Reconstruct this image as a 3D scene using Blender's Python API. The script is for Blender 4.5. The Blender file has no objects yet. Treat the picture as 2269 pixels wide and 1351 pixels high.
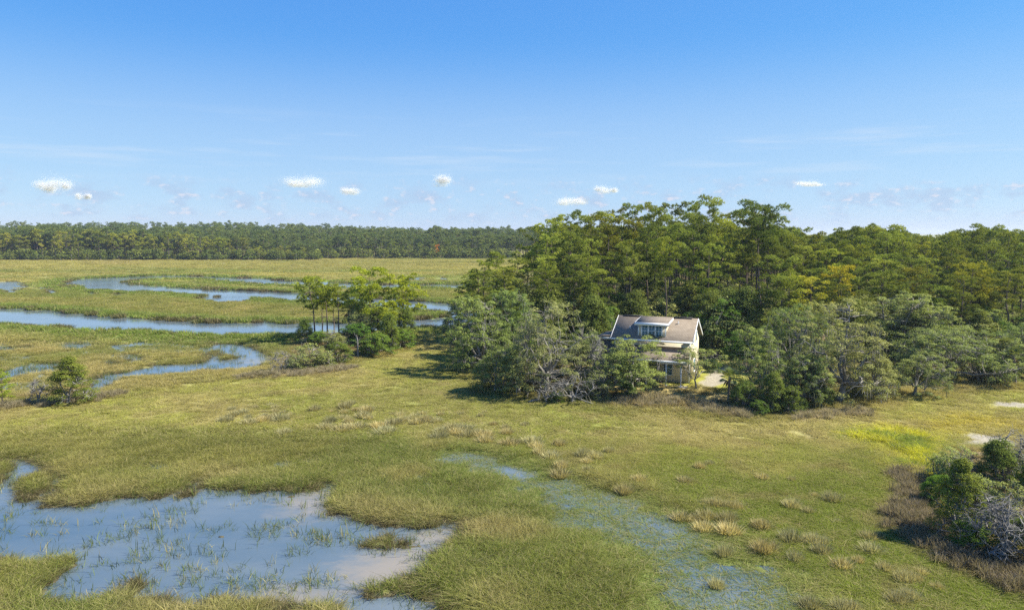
import bpy, math, random
import numpy as np
from mathutils import Vector

# ------------------------------------------------------------------ camera
W, H, F = 2269.0, 1351.0, 1620.0          # photo size and focal length in photo pixels
CAMZ, HORIZON = 18.0, 515.0
PITCH = math.atan((H / 2 - HORIZON) / F)
CP, SP = math.cos(PITCH), math.sin(PITCH)
scene = bpy.context.scene
cam_d = bpy.data.cameras.new('camera'); cam = bpy.data.objects.new('camera', cam_d)
scene.collection.objects.link(cam)
cam.location = (0, 0, CAMZ); cam.rotation_euler = (math.pi / 2 - PITCH, 0, 0)
cam_d.sensor_width = 36; cam_d.lens = 36 * F / W
cam_d.clip_start = 0.5; cam_d.clip_end = 30000
scene.camera = cam

def ray(px, py):
    x = (np.asarray(px, float) - W / 2) / F; y = (H / 2 - np.asarray(py, float)) / F
    return x, CP + y * SP, -SP + y * CP
def ground(px, py, z=0.0):
    a, b, c = ray(px, py); t = (z - CAMZ) / c
    return a * t, b * t
def at_depth(px, py, Y):
    a, b, c = ray(px, py); t = Y / b
    return a * t, Y, CAMZ + c * t
def project(x, y, z):
    f = y * CP - (z - CAMZ) * SP; u = y * SP + (z - CAMZ) * CP
    return W / 2 + F * x / f, H / 2 - F * u / f

# ------------------------------------------------------------------ sky, sun, exposure
SUN_AZ, SUN_EL = math.radians(92), math.radians(45)     # azimuth clockwise from the view direction
EXPOSURE = 1.08
SKY = 0.074
S = Vector((math.cos(SUN_EL) * math.sin(SUN_AZ), math.cos(SUN_EL) * math.cos(SUN_AZ), math.sin(SUN_EL)))
sun_d = bpy.data.lights.new('sun', 'SUN'); sun_d.energy = 5.0; sun_d.angle = math.radians(0.53)
sun_d.color = (1.0, 0.945, 0.82)
sun = bpy.data.objects.new('sun', sun_d); scene.collection.objects.link(sun)
sun.rotation_euler = S.to_track_quat('Z', 'Y').to_euler(); sun.location = (60, 20, 80)

world = bpy.data.worlds.new('World'); scene.world = world; world.use_nodes = True
nt = world.node_tree; nt.nodes.clear()
def nd(t, **k):
    n = nt.nodes.new(t)
    for a, v in k.items(): setattr(n, a, v)
    return n
def setin(sock, v):
    if isinstance(v, bpy.types.NodeSocket): nt.links.new(v, sock)
    else: sock.default_value = v
def M(op, a, b=None, c=None, clamp=False):
    n = nd('ShaderNodeMath', operation=op, use_clamp=clamp)
    for i, v in enumerate((a, b, c)):
        if v is not None: setin(n.inputs[i], v)
    return n.outputs[0]
def MR(v, a, b, c=0.0, d=1.0):
    n = nd('ShaderNodeMapRange', interpolation_type='SMOOTHSTEP', clamp=True)
    for i, q in enumerate((v, a, b, c, d)): setin(n.inputs[i], q)
    return n.outputs[0]
def MIX(f, a, b, blend='MIX'):
    n = nd('ShaderNodeMix', data_type='RGBA', blend_type=blend)
    setin(n.inputs[0], f); setin(n.inputs[6], a); setin(n.inputs[7], b)
    return n.outputs[2]
sky = nd('ShaderNodeTexSky'); sky.sky_type = 'NISHITA'; sky.sun_disc = False
sky.sun_elevation = SUN_EL; sky.sun_rotation = SUN_AZ
sky.altitude = 20; sky.air_density = 1.0; sky.dust_density = 0.0; sky.ozone_density = 10.0
sep = nd('ShaderNodeSeparateColor'); nt.links.new(sky.outputs[0], sep.inputs[0]); comb = nd('ShaderNodeCombineColor')
for ch, (ga, gg) in enumerate(((0.74, 1.0), (0.683, 0.69), (0.71, 0.30))):      # one even grade of the whole sky: the photograph's clear blue
    setin(comb.inputs[ch], M('MULTIPLY', M('POWER', M('MULTIPLY', sep.outputs[ch], 0.1), gg), ga * 10))
grade = comb.outputs[0]
tc = nd('ShaderNodeTexCoord'); sx = nd('ShaderNodeSeparateXYZ'); nt.links.new(tc.outputs['Generated'], sx.inputs[0])
az = M('ARCTAN2', sx.outputs[0], sx.outputs[1]); el = M('ARCSINE', sx.outputs[2])
cxyz = nd('ShaderNodeCombineXYZ'); setin(cxyz.inputs[0], M('MULTIPLY', az, 60.0)); setin(cxyz.inputs[1], M('MULTIPLY', el, 110.0))
def noise(scale, detail, vec, rough=0.55):
    n = nd('ShaderNodeTexNoise', noise_dimensions='3D'); n.inputs['Scale'].default_value = scale
    n.inputs['Detail'].default_value = detail; n.inputs['Roughness'].default_value = rough
    nt.links.new(vec, n.inputs['Vector']); return n.outputs['Fac']
puffn = noise(1.3, 3, cxyz.outputs[0]); bandn = noise(0.33, 4, cxyz.outputs[0], 0.6)
c2 = nd('ShaderNodeCombineXYZ'); setin(c2.inputs[0], M('MULTIPLY', az, 5.0)); setin(c2.inputs[1], M('MULTIPLY', el, 70.0)); c2.inputs[2].default_value = 4.7
cirn = noise(1.0, 4, c2.outputs[0], 0.55)
K = 1.0 / SKY / (2 ** EXPOSURE)
# pale low haze band and thin high cirrus
col = grade
veil = M('MULTIPLY', MR(el, math.radians(15.0), math.radians(6.0)), MR(el, math.radians(-1.0), math.radians(4.0)))
col = MIX(M('MULTIPLY', veil, 0.30), col, (0.72 * K, 0.80 * K, 0.92 * K, 1))
bandmask = M('MULTIPLY', MR(el, math.radians(0.2), math.radians(1.5)), MR(el, math.radians(4.8), math.radians(2.6)))
grey = M('MULTIPLY', MR(bandn, 0.46, 0.66), bandmask)
col = MIX(M('MULTIPLY', grey, 0.55), col, (0.46 * K, 0.58 * K, 0.80 * K, 1))
lit = M('MULTIPLY', MR(puffn, 0.52, 0.70), M('MULTIPLY', bandmask, MR(bandn, 0.42, 0.60)))
col = MIX(M('MULTIPLY', lit, 0.65), col, (0.84 * K, 0.84 * K, 0.92 * K, 1))
cir = M('MULTIPLY', MR(cirn, 0.50, 0.75), M('MULTIPLY', MR(el, math.radians(3.0), math.radians(5.5)), MR(el, math.radians(9.5), math.radians(6.5))))
col = MIX(M('MULTIPLY', cir, 0.30), col, (0.78 * K, 0.86 * K, 0.96 * K, 1))
bg = nd('ShaderNodeBackground'); bg.inputs[1].default_value = SKY; setin(bg.inputs[0], col)
out = nd('ShaderNodeOutputWorld'); nt.links.new(bg.outputs[0], out.inputs[0])

world.cycles.sampling_method = 'MANUAL'; world.cycles.sample_map_resolution = 512
vs = scene.view_settings; vs.view_transform = 'Standard'; vs.look = 'None'; vs.gamma = 1.0; vs.exposure = EXPOSURE
vs.use_curve_mapping = False
scene.render.engine = 'CYCLES'
cy = scene.cycles
cy.max_bounces = 3; cy.diffuse_bounces = 2; cy.glossy_bounces = 2; cy.transmission_bounces = 3; cy.transparent_max_bounces = 4
cy.use_denoising = False; cy.denoiser = 'OPENIMAGEDENOISE'; cy.denoising_input_passes = 'RGB_ALBEDO_NORMAL'; cy.denoising_prefilter = 'ACCURATE'; cy.caustics_reflective = False; cy.caustics_refractive = False

# ------------------------------------------------------------------ helpers
rng = np.random.default_rng(7)
COL = scene.collection
def norm(v):
    return v / np.maximum(np.linalg.norm(v, axis=-1, keepdims=True), 1e-9)
def _hash(ix, iy, s):
    h = (ix.astype(np.int64) * 374761393 + iy.astype(np.int64) * 668265263 + s * 974711) & 0xffffffff
    h = ((h ^ (h >> 13)) * 1274126177) & 0xffffffff
    return ((h ^ (h >> 16)) & 0xffff) / 65535.0
def vnoise(x, y, s=0):
    ix = np.floor(x); iy = np.floor(y); fx = x - ix; fy = y - iy
    fx = fx * fx * (3 - 2 * fx); fy = fy * fy * (3 - 2 * fy)
    a = _hash(ix, iy, s); b = _hash(ix + 1, iy, s); c = _hash(ix, iy + 1, s); d = _hash(ix + 1, iy + 1, s)
    return (a * (1 - fx) + b * fx) * (1 - fy) + (c * (1 - fx) + d * fx) * fy
def fbm(x, y, scale, s=0, oct=4):
    t = 0; amp = 0.5; tot = 0
    for o in range(oct):
        t = t + amp * vnoise(x / scale * 2 ** o + 17.3 * o, y / scale * 2 ** o - 9.1 * o, s + o); tot += amp; amp *= 0.5
    return t / tot
def sstep(a, b, x):
    t = np.clip((x - a) / (b - a), 0, 1); return t * t * (3 - 2 * t)

def sdf(poly, X, Y, margin=25.0):
    """signed distance, positive inside, clipped at margin"""
    P = np.asarray(poly, float); out = np.full(X.shape, -margin)
    m = (X > P[:, 0].min() - margin) & (X < P[:, 0].max() + margin) & (Y > P[:, 1].min() - margin) & (Y < P[:, 1].max() + margin)
    x = X[m]; y = Y[m]
    if x.size == 0: return out
    d2 = np.full(x.shape, 1e18); ins = np.zeros(x.shape, bool)
    for i in range(len(P)):
        ax, ay = P[i]; bx, by = P[(i + 1) % len(P)]
        ex, ey = bx - ax, by - ay; L = ex * ex + ey * ey + 1e-12
        t = np.clip(((x - ax) * ex + (y - ay) * ey) / L, 0, 1)
        dx = x - ax - t * ex; dy = y - ay - t * ey
        d2 = np.minimum(d2, dx * dx + dy * dy)
        if ay != by:
            c = ((ay > y) != (by > y)) & (x < (bx - ax) * (y - ay) / (by - ay) + ax)
            ins ^= c
    d = np.sqrt(d2); out[m] = np.clip(np.where(ins, d, -d), -margin, margin)
    return out

class MB:
    """collects triangles"""
    def __init__(s): s.V = []; s.T = []; s.M = []; s.A = []; s.n = 0
    def add(s, V, T, mat=0, var=0.5):
        V = np.asarray(V, float).reshape(-1, 3); T = np.asarray(T, int).reshape(-1, 3)
        s.V.append(V); s.T.append(T + s.n); s.M.append(np.full(len(T), mat)); s.n += len(V)
        s.A.append(np.broadcast_to(np.asarray(var, float), (len(V),)).copy())
    def tube(s, P, R, sides=6, mat=0, var=0.5):
        P = np.asarray(P, float); n = len(P); R = np.broadcast_to(np.asarray(R, float), (n,))
        t = norm(np.gradient(P, axis=0)); ref = np.array([0.31, 0.95, 0.05]) if abs(t[0][2]) > .8 else np.array([0.05, 0.1, 1.0])
        u = norm(np.cross(t, ref)); v = np.cross(t, u)
        a = np.arange(sides) * 2 * math.pi / sides
        V = (P[:, None, :] + R[:, None, None] * (np.cos(a)[None, :, None] * u[:, None, :] + np.sin(a)[None, :, None] * v[:, None, :])).reshape(-1, 3)
        i = np.arange(n - 1)[:, None] * sides; k = np.arange(sides)[None, :]; k2 = (k + 1) % sides
        q = np.stack([i + k, i + k2, i + sides + k2, i + sides + k], -1).reshape(-1, 4)
        s.add(V, np.concatenate([q[:, [0, 1, 2]], q[:, [0, 2, 3]]]), mat, var)
    def leaves(s, C, A, B, mat=0, var=0.5):
        """diamonds: centre C, half-length vector A, half-width vector B"""
        n = len(C); V = np.stack([C - A, C + B - A * .1, C + A, C - B - A * .1], 1).reshape(-1, 3)
        i = np.arange(n)[:, None] * 4
        s.add(V, np.concatenate([i + [0, 1, 2], i + [0, 2, 3]]), mat, np.repeat(np.broadcast_to(var, (n,)), 4))
    def blades(s, P, D, B, mat=0, var=0.5):
        """thin triangles: base P, tip P+D, half width B"""
        n = len(P); V = np.stack([P - B, P + B, P + D], 1).reshape(-1, 3)
        s.add(V, np.arange(n * 3).reshape(-1, 3), mat, np.repeat(np.broadcast_to(var, (n,)), 3))
    def box(s, x0, x1, y0, y1, z0, z1, mat=0):
        V = [(x, y, z) for z in (z0, z1) for y in (y0, y1) for x in (x0, x1)]
        Q = [(0, 2, 3, 1), (4, 5, 7, 6), (0, 1, 5, 4), (2, 6, 7, 3), (0, 4, 6, 2), (1, 3, 7, 5)]
        s.add(V, [t for a, b, c, d in Q for t in ((a, b, c), (a, c, d))], mat)
    def prism(s, poly, axis, a, b, mat=0):
        """convex polygon extruded: axis 'x' takes (y,z) points, axis 'y' takes (x,z) points"""
        n = len(poly)
        V = [((a, p, q) if axis == 'x' else (p, a, q)) for p, q in poly] + [((b, p, q) if axis == 'x' else (p, b, q)) for p, q in poly]
        T = [(0, i, i + 1) for i in range(1, n - 1)] + [(n, n + i + 1, n + i) for i in range(1, n - 1)]
        for i in range(n):
            j = (i + 1) % n; T += [(i, n + i, n + j), (i, n + j, j)]
        s.add(V, T, mat)
    def mesh(s, name, mats, smooth=False):
        V = np.concatenate(s.V); T = np.concatenate(s.T); me = bpy.data.meshes.new(name)
        me.vertices.add(len(V)); me.vertices.foreach_set('co', V.astype(np.float32).ravel())
        me.loops.add(len(T) * 3); me.loops.foreach_set('vertex_index', T.astype(np.int32).ravel())
        me.polygons.add(len(T)); me.polygons.foreach_set('loop_start', (np.arange(len(T)) * 3).astype(np.int32))
        for m in mats: me.materials.append(m)
        me.polygons.foreach_set('material_index', np.concatenate(s.M).astype(np.int32))
        if smooth: me.polygons.foreach_set('use_smooth', np.ones(len(T), bool))
        at = me.attributes.new('var', 'FLOAT', 'POINT'); at.data.foreach_set('value', np.concatenate(s.A).astype(np.float32))
        me.update(calc_edges=True)
        return me

def obj(name, me, parent=None):
    o = bpy.data.objects.new(name, me); COL.objects.link(o)
    if parent is not None: o.parent = parent
    return o
def tag(o, label=None, cat=None, group=None, kind=None):
    for k, v in (('label', label), ('category', cat), ('group', group), ('kind', kind)):
        if v: o[k] = v
    return o
def thing(name, parts, loc, rz=0.0, scale=(1, 1, 1), label='', cat='', group=None, color=None):
    """an Empty at the base with one child per part: parts = [(name, mesh), ...]; one part only -> a single mesh object"""
    if len(parts) == 1: r = bpy.data.objects.new(name, parts[0][1])
    else: r = bpy.data.objects.new(name, None); r.empty_display_size = 0.3
    COL.objects.link(r); r.location = loc; r.rotation_euler = (0, 0, rz); r.scale = scale
    tag(r, label, cat, group)
    if color: r.color = (*color, 1)
    if len(parts) > 1:
        for pn, me in parts:
            c = obj(pn, me, r)
            if pn == 'hanging_moss': c['kind'] = 'stuff'
            if color: c.color = (*color, 1)
    return r

# ------------------------------------------------------------------ materials
def mat(name):
    m = bpy.data.materials.new(name); m.use_nodes = True; t = m.node_tree; t.nodes.clear()
    return m, t
class NT:
    def __init__(s, t): s.t = t
    def n(s, kind, **k):
        n = s.t.nodes.new(kind)
        for a, v in k.items(): setattr(n, a, v)
        return n
    def put(s, sock, v):
        if isinstance(v, bpy.types.NodeSocket): s.t.links.new(v, sock)
        else: sock.default_value = v
    def math(s, op, a, b=0.0, clamp=False):
        n = s.n('ShaderNodeMath', operation=op, use_clamp=clamp); s.put(n.inputs[0], a); s.put(n.inputs[1], b); return n.outputs[0]
    def mix(s, f, a, b, blend='MIX'):
        n = s.n('ShaderNodeMix', data_type='RGBA', blend_type=blend); s.put(n.inputs[0], f); s.put(n.inputs[6], a); s.put(n.inputs[7], b); return n.outputs[2]
    def ramp(s, v, a, b, c=0.0, d=1.0):
        n = s.n('ShaderNodeMapRange', clamp=True)
        for i, q in enumerate((v, a, b, c, d)): s.put(n.inputs[i], q)
        return n.outputs[0]
    def noise(s, scale, detail=3, vec=None, rough=0.6):
        n = s.n('ShaderNodeTexNoise'); n.inputs['Scale'].default_value = scale; n.inputs['Detail'].default_value = detail; n.inputs['Roughness'].default_value = rough
        if vec is not None: s.put(n.inputs['Vector'], vec)
        return n.outputs['Fac']
    def pos(s): return s.n('ShaderNodeNewGeometry').outputs['Position']
    def attr(s, name, typ='GEOMETRY', out='Fac'):
        n = s.n('ShaderNodeAttribute', attribute_type=typ, attribute_name=name); return n.outputs[out]
    def out(s, sh): o = s.n('ShaderNodeOutputMaterial'); s.t.links.new(sh, o.inputs[0])
    def leaf(s, col, trans=0.3, tcol=(1.15, 1.1, 0.6, 1), gloss=0.0):
        d = s.n('ShaderNodeBsdfDiffuse'); s.put(d.inputs[0], col)
        tr = s.n('ShaderNodeBsdfTranslucent'); s.put(tr.inputs[0], s.mix(1.0, col, tcol, 'MULTIPLY'))
        m = s.n('ShaderNodeMixShader'); m.inputs[0].default_value = trans
        s.t.links.new(d.outputs[0], m.inputs[1]); s.t.links.new(tr.outputs[0], m.inputs[2]); sh = m.outputs[0]
        if gloss:
            g = s.n('ShaderNodeBsdfGlossy'); g.inputs['Roughness'].default_value = 0.45; g.inputs[0].default_value = (1, 1, 1, 1)
            m2 = s.n('ShaderNodeMixShader'); m2.inputs[0].default_value = gloss
            s.t.links.new(sh, m2.inputs[1]); s.t.links.new(g.outputs[0], m2.inputs[2]); sh = m2.outputs[0]
        s.out(sh)

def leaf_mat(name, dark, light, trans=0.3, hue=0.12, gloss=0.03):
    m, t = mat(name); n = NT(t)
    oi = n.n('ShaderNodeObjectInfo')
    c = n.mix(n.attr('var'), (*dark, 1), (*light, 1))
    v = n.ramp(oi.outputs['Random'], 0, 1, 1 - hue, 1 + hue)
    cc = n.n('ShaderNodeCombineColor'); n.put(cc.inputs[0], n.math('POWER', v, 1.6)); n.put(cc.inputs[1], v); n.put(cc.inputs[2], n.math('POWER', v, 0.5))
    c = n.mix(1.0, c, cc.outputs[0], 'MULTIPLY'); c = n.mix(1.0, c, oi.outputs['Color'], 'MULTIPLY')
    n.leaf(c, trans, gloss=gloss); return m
def bark_mat(name, a, b, scale=6):
    m, t = mat(name); n = NT(t)
    co = n.n('ShaderNodeTexCoord').outputs['Object']; mp = n.n('ShaderNodeMapping'); mp.inputs['Scale'].default_value = (scale, scale, scale * 0.25); n.put(mp.inputs[0], co)
    c = n.mix(n.ramp(n.noise(1.0, 5, mp.outputs[0]), 0.35, 0.65), (*a, 1), (*b, 1))
    p = n.n('ShaderNodeBsdfPrincipled'); n.put(p.inputs['Base Color'], c); p.inputs['Roughness'].default_value = 0.9; p.inputs['Specular IOR Level'].default_value = 0.15
    n.out(p.outputs[0]); return m
def plain_mat(name, col, rough=0.7, spec=0.3, nscale=0, namt=0.15, stretch=None):
    m, t = mat(name); n = NT(t); p = n.n('ShaderNodeBsdfPrincipled'); p.inputs['Roughness'].default_value = rough; p.inputs['Specular IOR Level'].default_value = spec
    c = (*col, 1)
    if nscale:
        co = n.n('ShaderNodeTexCoord').outputs['Object']; mp = n.n('ShaderNodeMapping'); n.put(mp.inputs[0], co)
        if stretch: mp.inputs['Scale'].default_value = stretch
        k = n.ramp(n.noise(nscale, 5, mp.outputs[0]), 0.3, 0.7, 1 - namt, 1 + namt)
        cc = n.n('ShaderNodeCombineColor'); [n.put(cc.inputs[i], k) for i in range(3)]
        c = n.mix(1.0, c, cc.outputs[0], 'MULTIPLY')
    n.put(p.inputs['Base Color'], c); n.out(p.outputs[0]); return m

# ------------------------------------------------------------------ the lie of the land (traced outlines, laid on the ground)
def gp(pts, z=0.0):
    return np.array([ground(p[0], p[1], p[2] if len(p) > 2 else z) for p in pts])
G = 0.30     # grass height that hides the near bank
POND = gp([(-60, 1026), (16, 1021), (49, 1020), (96, 1028), (96, 1039), (118, 1054), (132, 1065), (134, 1076), (121, 1098), (115, 1106), (113, 1114), (118, 1121), (143, 1120),
    (220, 1114), (275, 1108), (330, 1101), (384, 1095), (420, 1090), (431, 1080), (437, 1070), (446, 1078), (467, 1088), (522, 1091), (549, 1093), (571, 1091), (600, 1093), (660, 1094),
    (714, 1092), (719, 1082), (723, 1072), (731, 1079), (742, 1086), (738, 1095), (726, 1106), (712, 1125), (728, 1139), (770, 1150), (825, 1156), (863, 1158), (874, 1167), (907, 1169),
    (962, 1165), (1000, 1160), (1034, 1160, .3), (1034, 1174, .3), (1012, 1190, .3), (990, 1208, .3), (960, 1212, .3), (940, 1203, .3), (890, 1197, .3), (846, 1188, .3), (816, 1198, .2), (830, 1210), (880, 1212), (901, 1216), (934, 1235), (956, 1244),
    (948, 1252, .2), (929, 1257, .2), (907, 1266, .3), (893, 1279, .3), (852, 1285, .3), (814, 1301, .2), (814, 1309), (838, 1320), (893, 1320), (934, 1334), (985, 1351), (1020, 1375), (990, 1420), (780, 1410),
    (770, 1370), (761, 1345, .4), (748, 1334, .4), (715, 1329, .4), (682, 1334, .4), (660, 1348, .4), (640, 1380, .4), (575, 1375, .4), (583, 1351, .4), (605, 1337, .4), (625, 1325, .4), (627, 1314, .4),
    (600, 1318, G), (522, 1318, G), (467, 1326, G), (426, 1331, G), (384, 1326, G), (343, 1312, G), (321, 1290, G), (324, 1271, G), (310, 1263, .3), (272, 1277, G), (255, 1296, G), (220, 1307, G), (165, 1312, G),
    (132, 1318, .4), (104, 1309, .2), (104, 1296), (124, 1277, .3), (132, 1263, .3), (151, 1246, .4), (170, 1233, .4), (150, 1220, .4), (124, 1218, .4), (90, 1227, .4), (55, 1230, .4), (0, 1224, .4), (-80, 1222, .4)])
POND_ISLES = [gp([(27, 1106), (49, 1082), (63, 1054), (82, 1048), (110, 1055), (115, 1071), (110, 1084), (93, 1098), (80, 1109), (66, 1117), (36, 1116)]),
              gp([(-60, 1019), (6, 1019), (24, 1030), (27, 1045), (10, 1066), (0, 1078), (-60, 1085)])]
POND2 = gp([(460, 754), (481, 762), (502, 762), (542, 764), (582, 773), (600, 784), (606, 794, .2), (587, 805, .4), (555, 810, .4), (502, 815, .4), (449, 815, .4), (370, 823, .5), (278, 827, .5), (253, 842, .5),
    (217, 853, .5), (190, 872, .5), (195, 850), (219, 831), (264, 826), (338, 815), (344, 810), (436, 805), (449, 799), (460, 786), (457, 770)])
POND2_ISLES = [gp([(458, 776), (475, 775), (490, 779), (494, 784), (480, 789), (460, 788)]), gp([(488, 790), (500, 786), (514, 789), (518, 795), (504, 799), (490, 797)])]
STRIP = gp([(-60, 848), (0, 828), (20, 822), (55, 811), (90, 806), (135, 802), (137, 811, .3), (100, 817, .3), (60, 821, .3), (26, 832, .3), (0, 843, .3), (-60, 862, .3)])
SLIVERS = [gp(p) for p in [[(132, 768), (150, 763), (205, 760), (214, 765), (180, 771, .2), (140, 772, .2)], [(90, 637), (105, 638), (120, 645), (134, 648, .2), (110, 650, .2), (95, 644, .2)],
    [(188, 648), (205, 647), (219, 651, .2), (200, 653, .2)], [(250, 651), (280, 651), (280, 654, .2), (252, 654, .2)], [(436, 656), (460, 657), (510, 660), (558, 665), (530, 669, .3), (480, 667, .3), (440, 661, .2)],
    [(902, 616), (930, 614), (948, 616), (930, 621, .2), (905, 620, .2)], [(975, 616), (990, 615), (992, 620, .2), (978, 621, .2)], [(0, 625), (40, 622), (53, 628), (72, 630), (48, 639, .3), (37, 647, .3), (13, 647, .3), (8, 641, .2), (-80, 642, .2), (-80, 624)],
    [(-60, 771), (0, 768), (40, 769), (78, 768), (60, 773, .2), (0, 775, .2)], [(270, 793), (290, 789), (318, 792), (310, 799, .2), (280, 801, .2)], [(230, 800), (262, 800), (262, 808, .2), (236, 809, .2)]]]
GB = 0.75
CREEK = [gp([(-400, 680), (-200, 680), (0, 683), (40, 683), (79, 687), (132, 691), (185, 696), (238, 702), (286, 704), (330, 708), (383, 710), (423, 713), (433, 710), (442, 714), (502, 715), (555, 716), (576, 712), (600, 716), (656, 716), (760, 715), (909, 709),
     (978, 705), (990, 700), (985, 695), (971, 689, .6), (912, 685, .6), (860, 678, .6), (760, 670, .6), (675, 664, GB), (580, 658, GB), (529, 657, GB), (449, 651, GB), (383, 646, GB), (330, 645, GB), (299, 643, GB), (264, 642, GB), (198, 638, GB), (159, 632, GB),
     (128, 626, .5), (148, 620), (211, 616), (264, 614), (317, 612), (383, 611), (423, 611), (502, 614), (580, 617), (651, 622), (722, 625), (786, 628), (848, 630.5), (923, 630.5), (1030, 630), (1200, 629),
     (1200, 634, GB), (1030, 633, GB), (923, 634, GB), (848, 635, GB), (781, 634, GB), (675, 630, GB), (600, 628, GB), (502, 621, GB), (460, 616.5, .5), (397, 615, .5), (317, 618, .5), (296, 621, .3), (286, 624), (304, 629), (344, 634), (423, 638), (502, 642), (600, 646), (668, 650),
     (760, 656), (900, 665), (935, 668), (997, 674), (1060, 685), (1080, 705), (1050, 722), (971, 722, GB), (911, 720, GB), (760, 735, GB), (658, 736, GB), (580, 736, GB), (529, 735, GB), (450, 734, GB), (370, 732, GB), (291, 728, GB), (211, 728, GB), (159, 725, GB), (106, 719, GB), (53, 716, GB), (0, 713, GB), (-200, 712, GB), (-400, 712, GB)])]
FLOOD = [gp([(1010, 1003), (1050, 1006), (1100, 1020), (1182, 1040), (1292, 1080), (1429, 1110), (1498, 1143), (1567, 1189), (1622, 1239), (1700, 1271), (1770, 1320), (1850, 1420), (1560, 1450), (1506, 1351), (1484, 1309), (1479, 1276), (1451, 1255),
     (1416, 1227), (1375, 1211), (1320, 1191), (1265, 1150), (1210, 1123), (1141, 1075), (1075, 1048), (1030, 1022)])]
WET = [gp([(200, 1020), (420, 1000), (700, 985), (900, 990), (1180, 1060), (1260, 1160), (1210, 1220), (1060, 1150), (900, 1130), (780, 1060), (450, 1060), (230, 1060)]),
       gp([(-60, 760), (300, 750), (470, 770), (440, 805), (250, 830), (120, 900), (-60, 900)])]
MEADOW = gp([(-300, 935), (0, 905), (290, 872), (520, 842), (800, 805), (880, 765), (980, 722), (1130, 880), (1500, 920), (1700, 940), (1900, 900), (2269, 860), (2900, 840), (2900, 1500), (1850, 1500), (1700, 1280), (1500, 1120), (1150, 1020), (900, 975), (600, 958), (300, 952), (0, 962), (-300, 975)])
LANDMASS = gp([(968, 727), (985, 760), (1020, 800), (1060, 850), (1120, 885), (1210, 893), (1290, 905), (1400, 900), (1500, 905), (1600, 925), (1690, 932), (1760, 922), (1850, 902), (1930, 890), (2010, 865), (2130, 852), (2269, 838), (2600, 815), (3200, 790), (3900, 560), (1700, 545), (1150, 600), (1010, 680)], 0.2)
ISLE = gp([(596, 812), (650, 818), (720, 812), (790, 800), (870, 775), (925, 750), (915, 735), (800, 728), (690, 738), (640, 752), (625, 785)], 0.2)
ISLE_L = gp([(-80, 900), (0, 893), (110, 884), (215, 868), (200, 850), (110, 862), (0, 876), (-80, 880)], 0.1)
SHRUBLAND = gp([(2060, 1010), (2110, 990), (2290, 985), (2700, 950), (2800, 1300), (2269, 1250), (2192, 1226), (2136, 1208), (2101, 1190), (2087, 1155), (2060, 1120), (2055, 1080)], 0.2)
RUSH = [gp(p, .1) for p in [[(-80, 906), (0, 900), (60, 893), (110, 889), (200, 880), (285, 868), (288, 874), (200, 891), (100, 901), (0, 909), (-80, 917)], [(530, 834), (640, 824), (780, 812), (797, 818), (700, 829), (600, 838), (535, 840)],
    [(1310, 896), (1400, 884), (1480, 888), (1560, 897), (1660, 914), (1668, 931), (1590, 924), (1500, 907), (1380, 903)], [(1772, 927), (1850, 914), (1915, 911), (1920, 917), (1860, 924), (1776, 934)],
    [(1979, 1044), (2021, 1044), (2049, 1086), (2049, 1124), (2087, 1159), (2101, 1194), (2136, 1211), (2192, 1229), (2269, 1253), (2420, 1290), (2420, 1370), (2269, 1316), (2227, 1305), (2185, 1281), (2122, 1253), (2063, 1225), (2018, 1201), (1983, 1166), (1965, 1138), (1983, 1121), (2014, 1117), (1986, 1075)]]]
YELLOW = gp([(1892, 964), (1965, 953), (2046, 972), (2066, 1005), (2085, 1078), (2049, 1084), (2021, 1047), (2004, 1012), (1965, 981), (1910, 971)])
ORANGE = gp([(2040, 932), (2120, 922), (2200, 921), (2250, 940), (2180, 960), (2080, 968), (2020, 952)])
SAND = [gp(p) for p in [[(2108, 987), (2147, 962), (2185, 962), (2213, 968), (2260, 985), (2269, 998), (2157, 994)], [(2198, 896), (2234, 889), (2269, 895), (2340, 900), (2340, 914), (2269, 909), (2227, 904)], [(470, 584.5), (485, 583), (502, 584.5), (485, 586)]]]
MUD = [gp(p) for p in [[(660, 1115), (690, 1098), (726, 1090), (744, 1085), (740, 1100), (722, 1118), (700, 1132), (672, 1135)], [(868, 1228), (920, 1224), (965, 1243), (940, 1256), (900, 1262), (850, 1275), (800, 1285), (840, 1262), (890, 1245)],
    [(985, 1190), (1005, 1180), (1020, 1190), (1000, 1210), (960, 1215)], [(600, 1316), (680, 1322), (700, 1335), (640, 1345), (600, 1340)]]]
LAWN = gp([(1290, 800), (1350, 790), (1600, 800), (1680, 830), (1640, 872), (1560, 886), (1440, 886), (1330, 876), (1290, 850)], 0.7)
PATH = gp([(1545, 862), (1562, 846), (1580, 826), (1600, 818), (1612, 826), (1598, 842), (1606, 852), (1575, 864)], 0.7)

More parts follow.
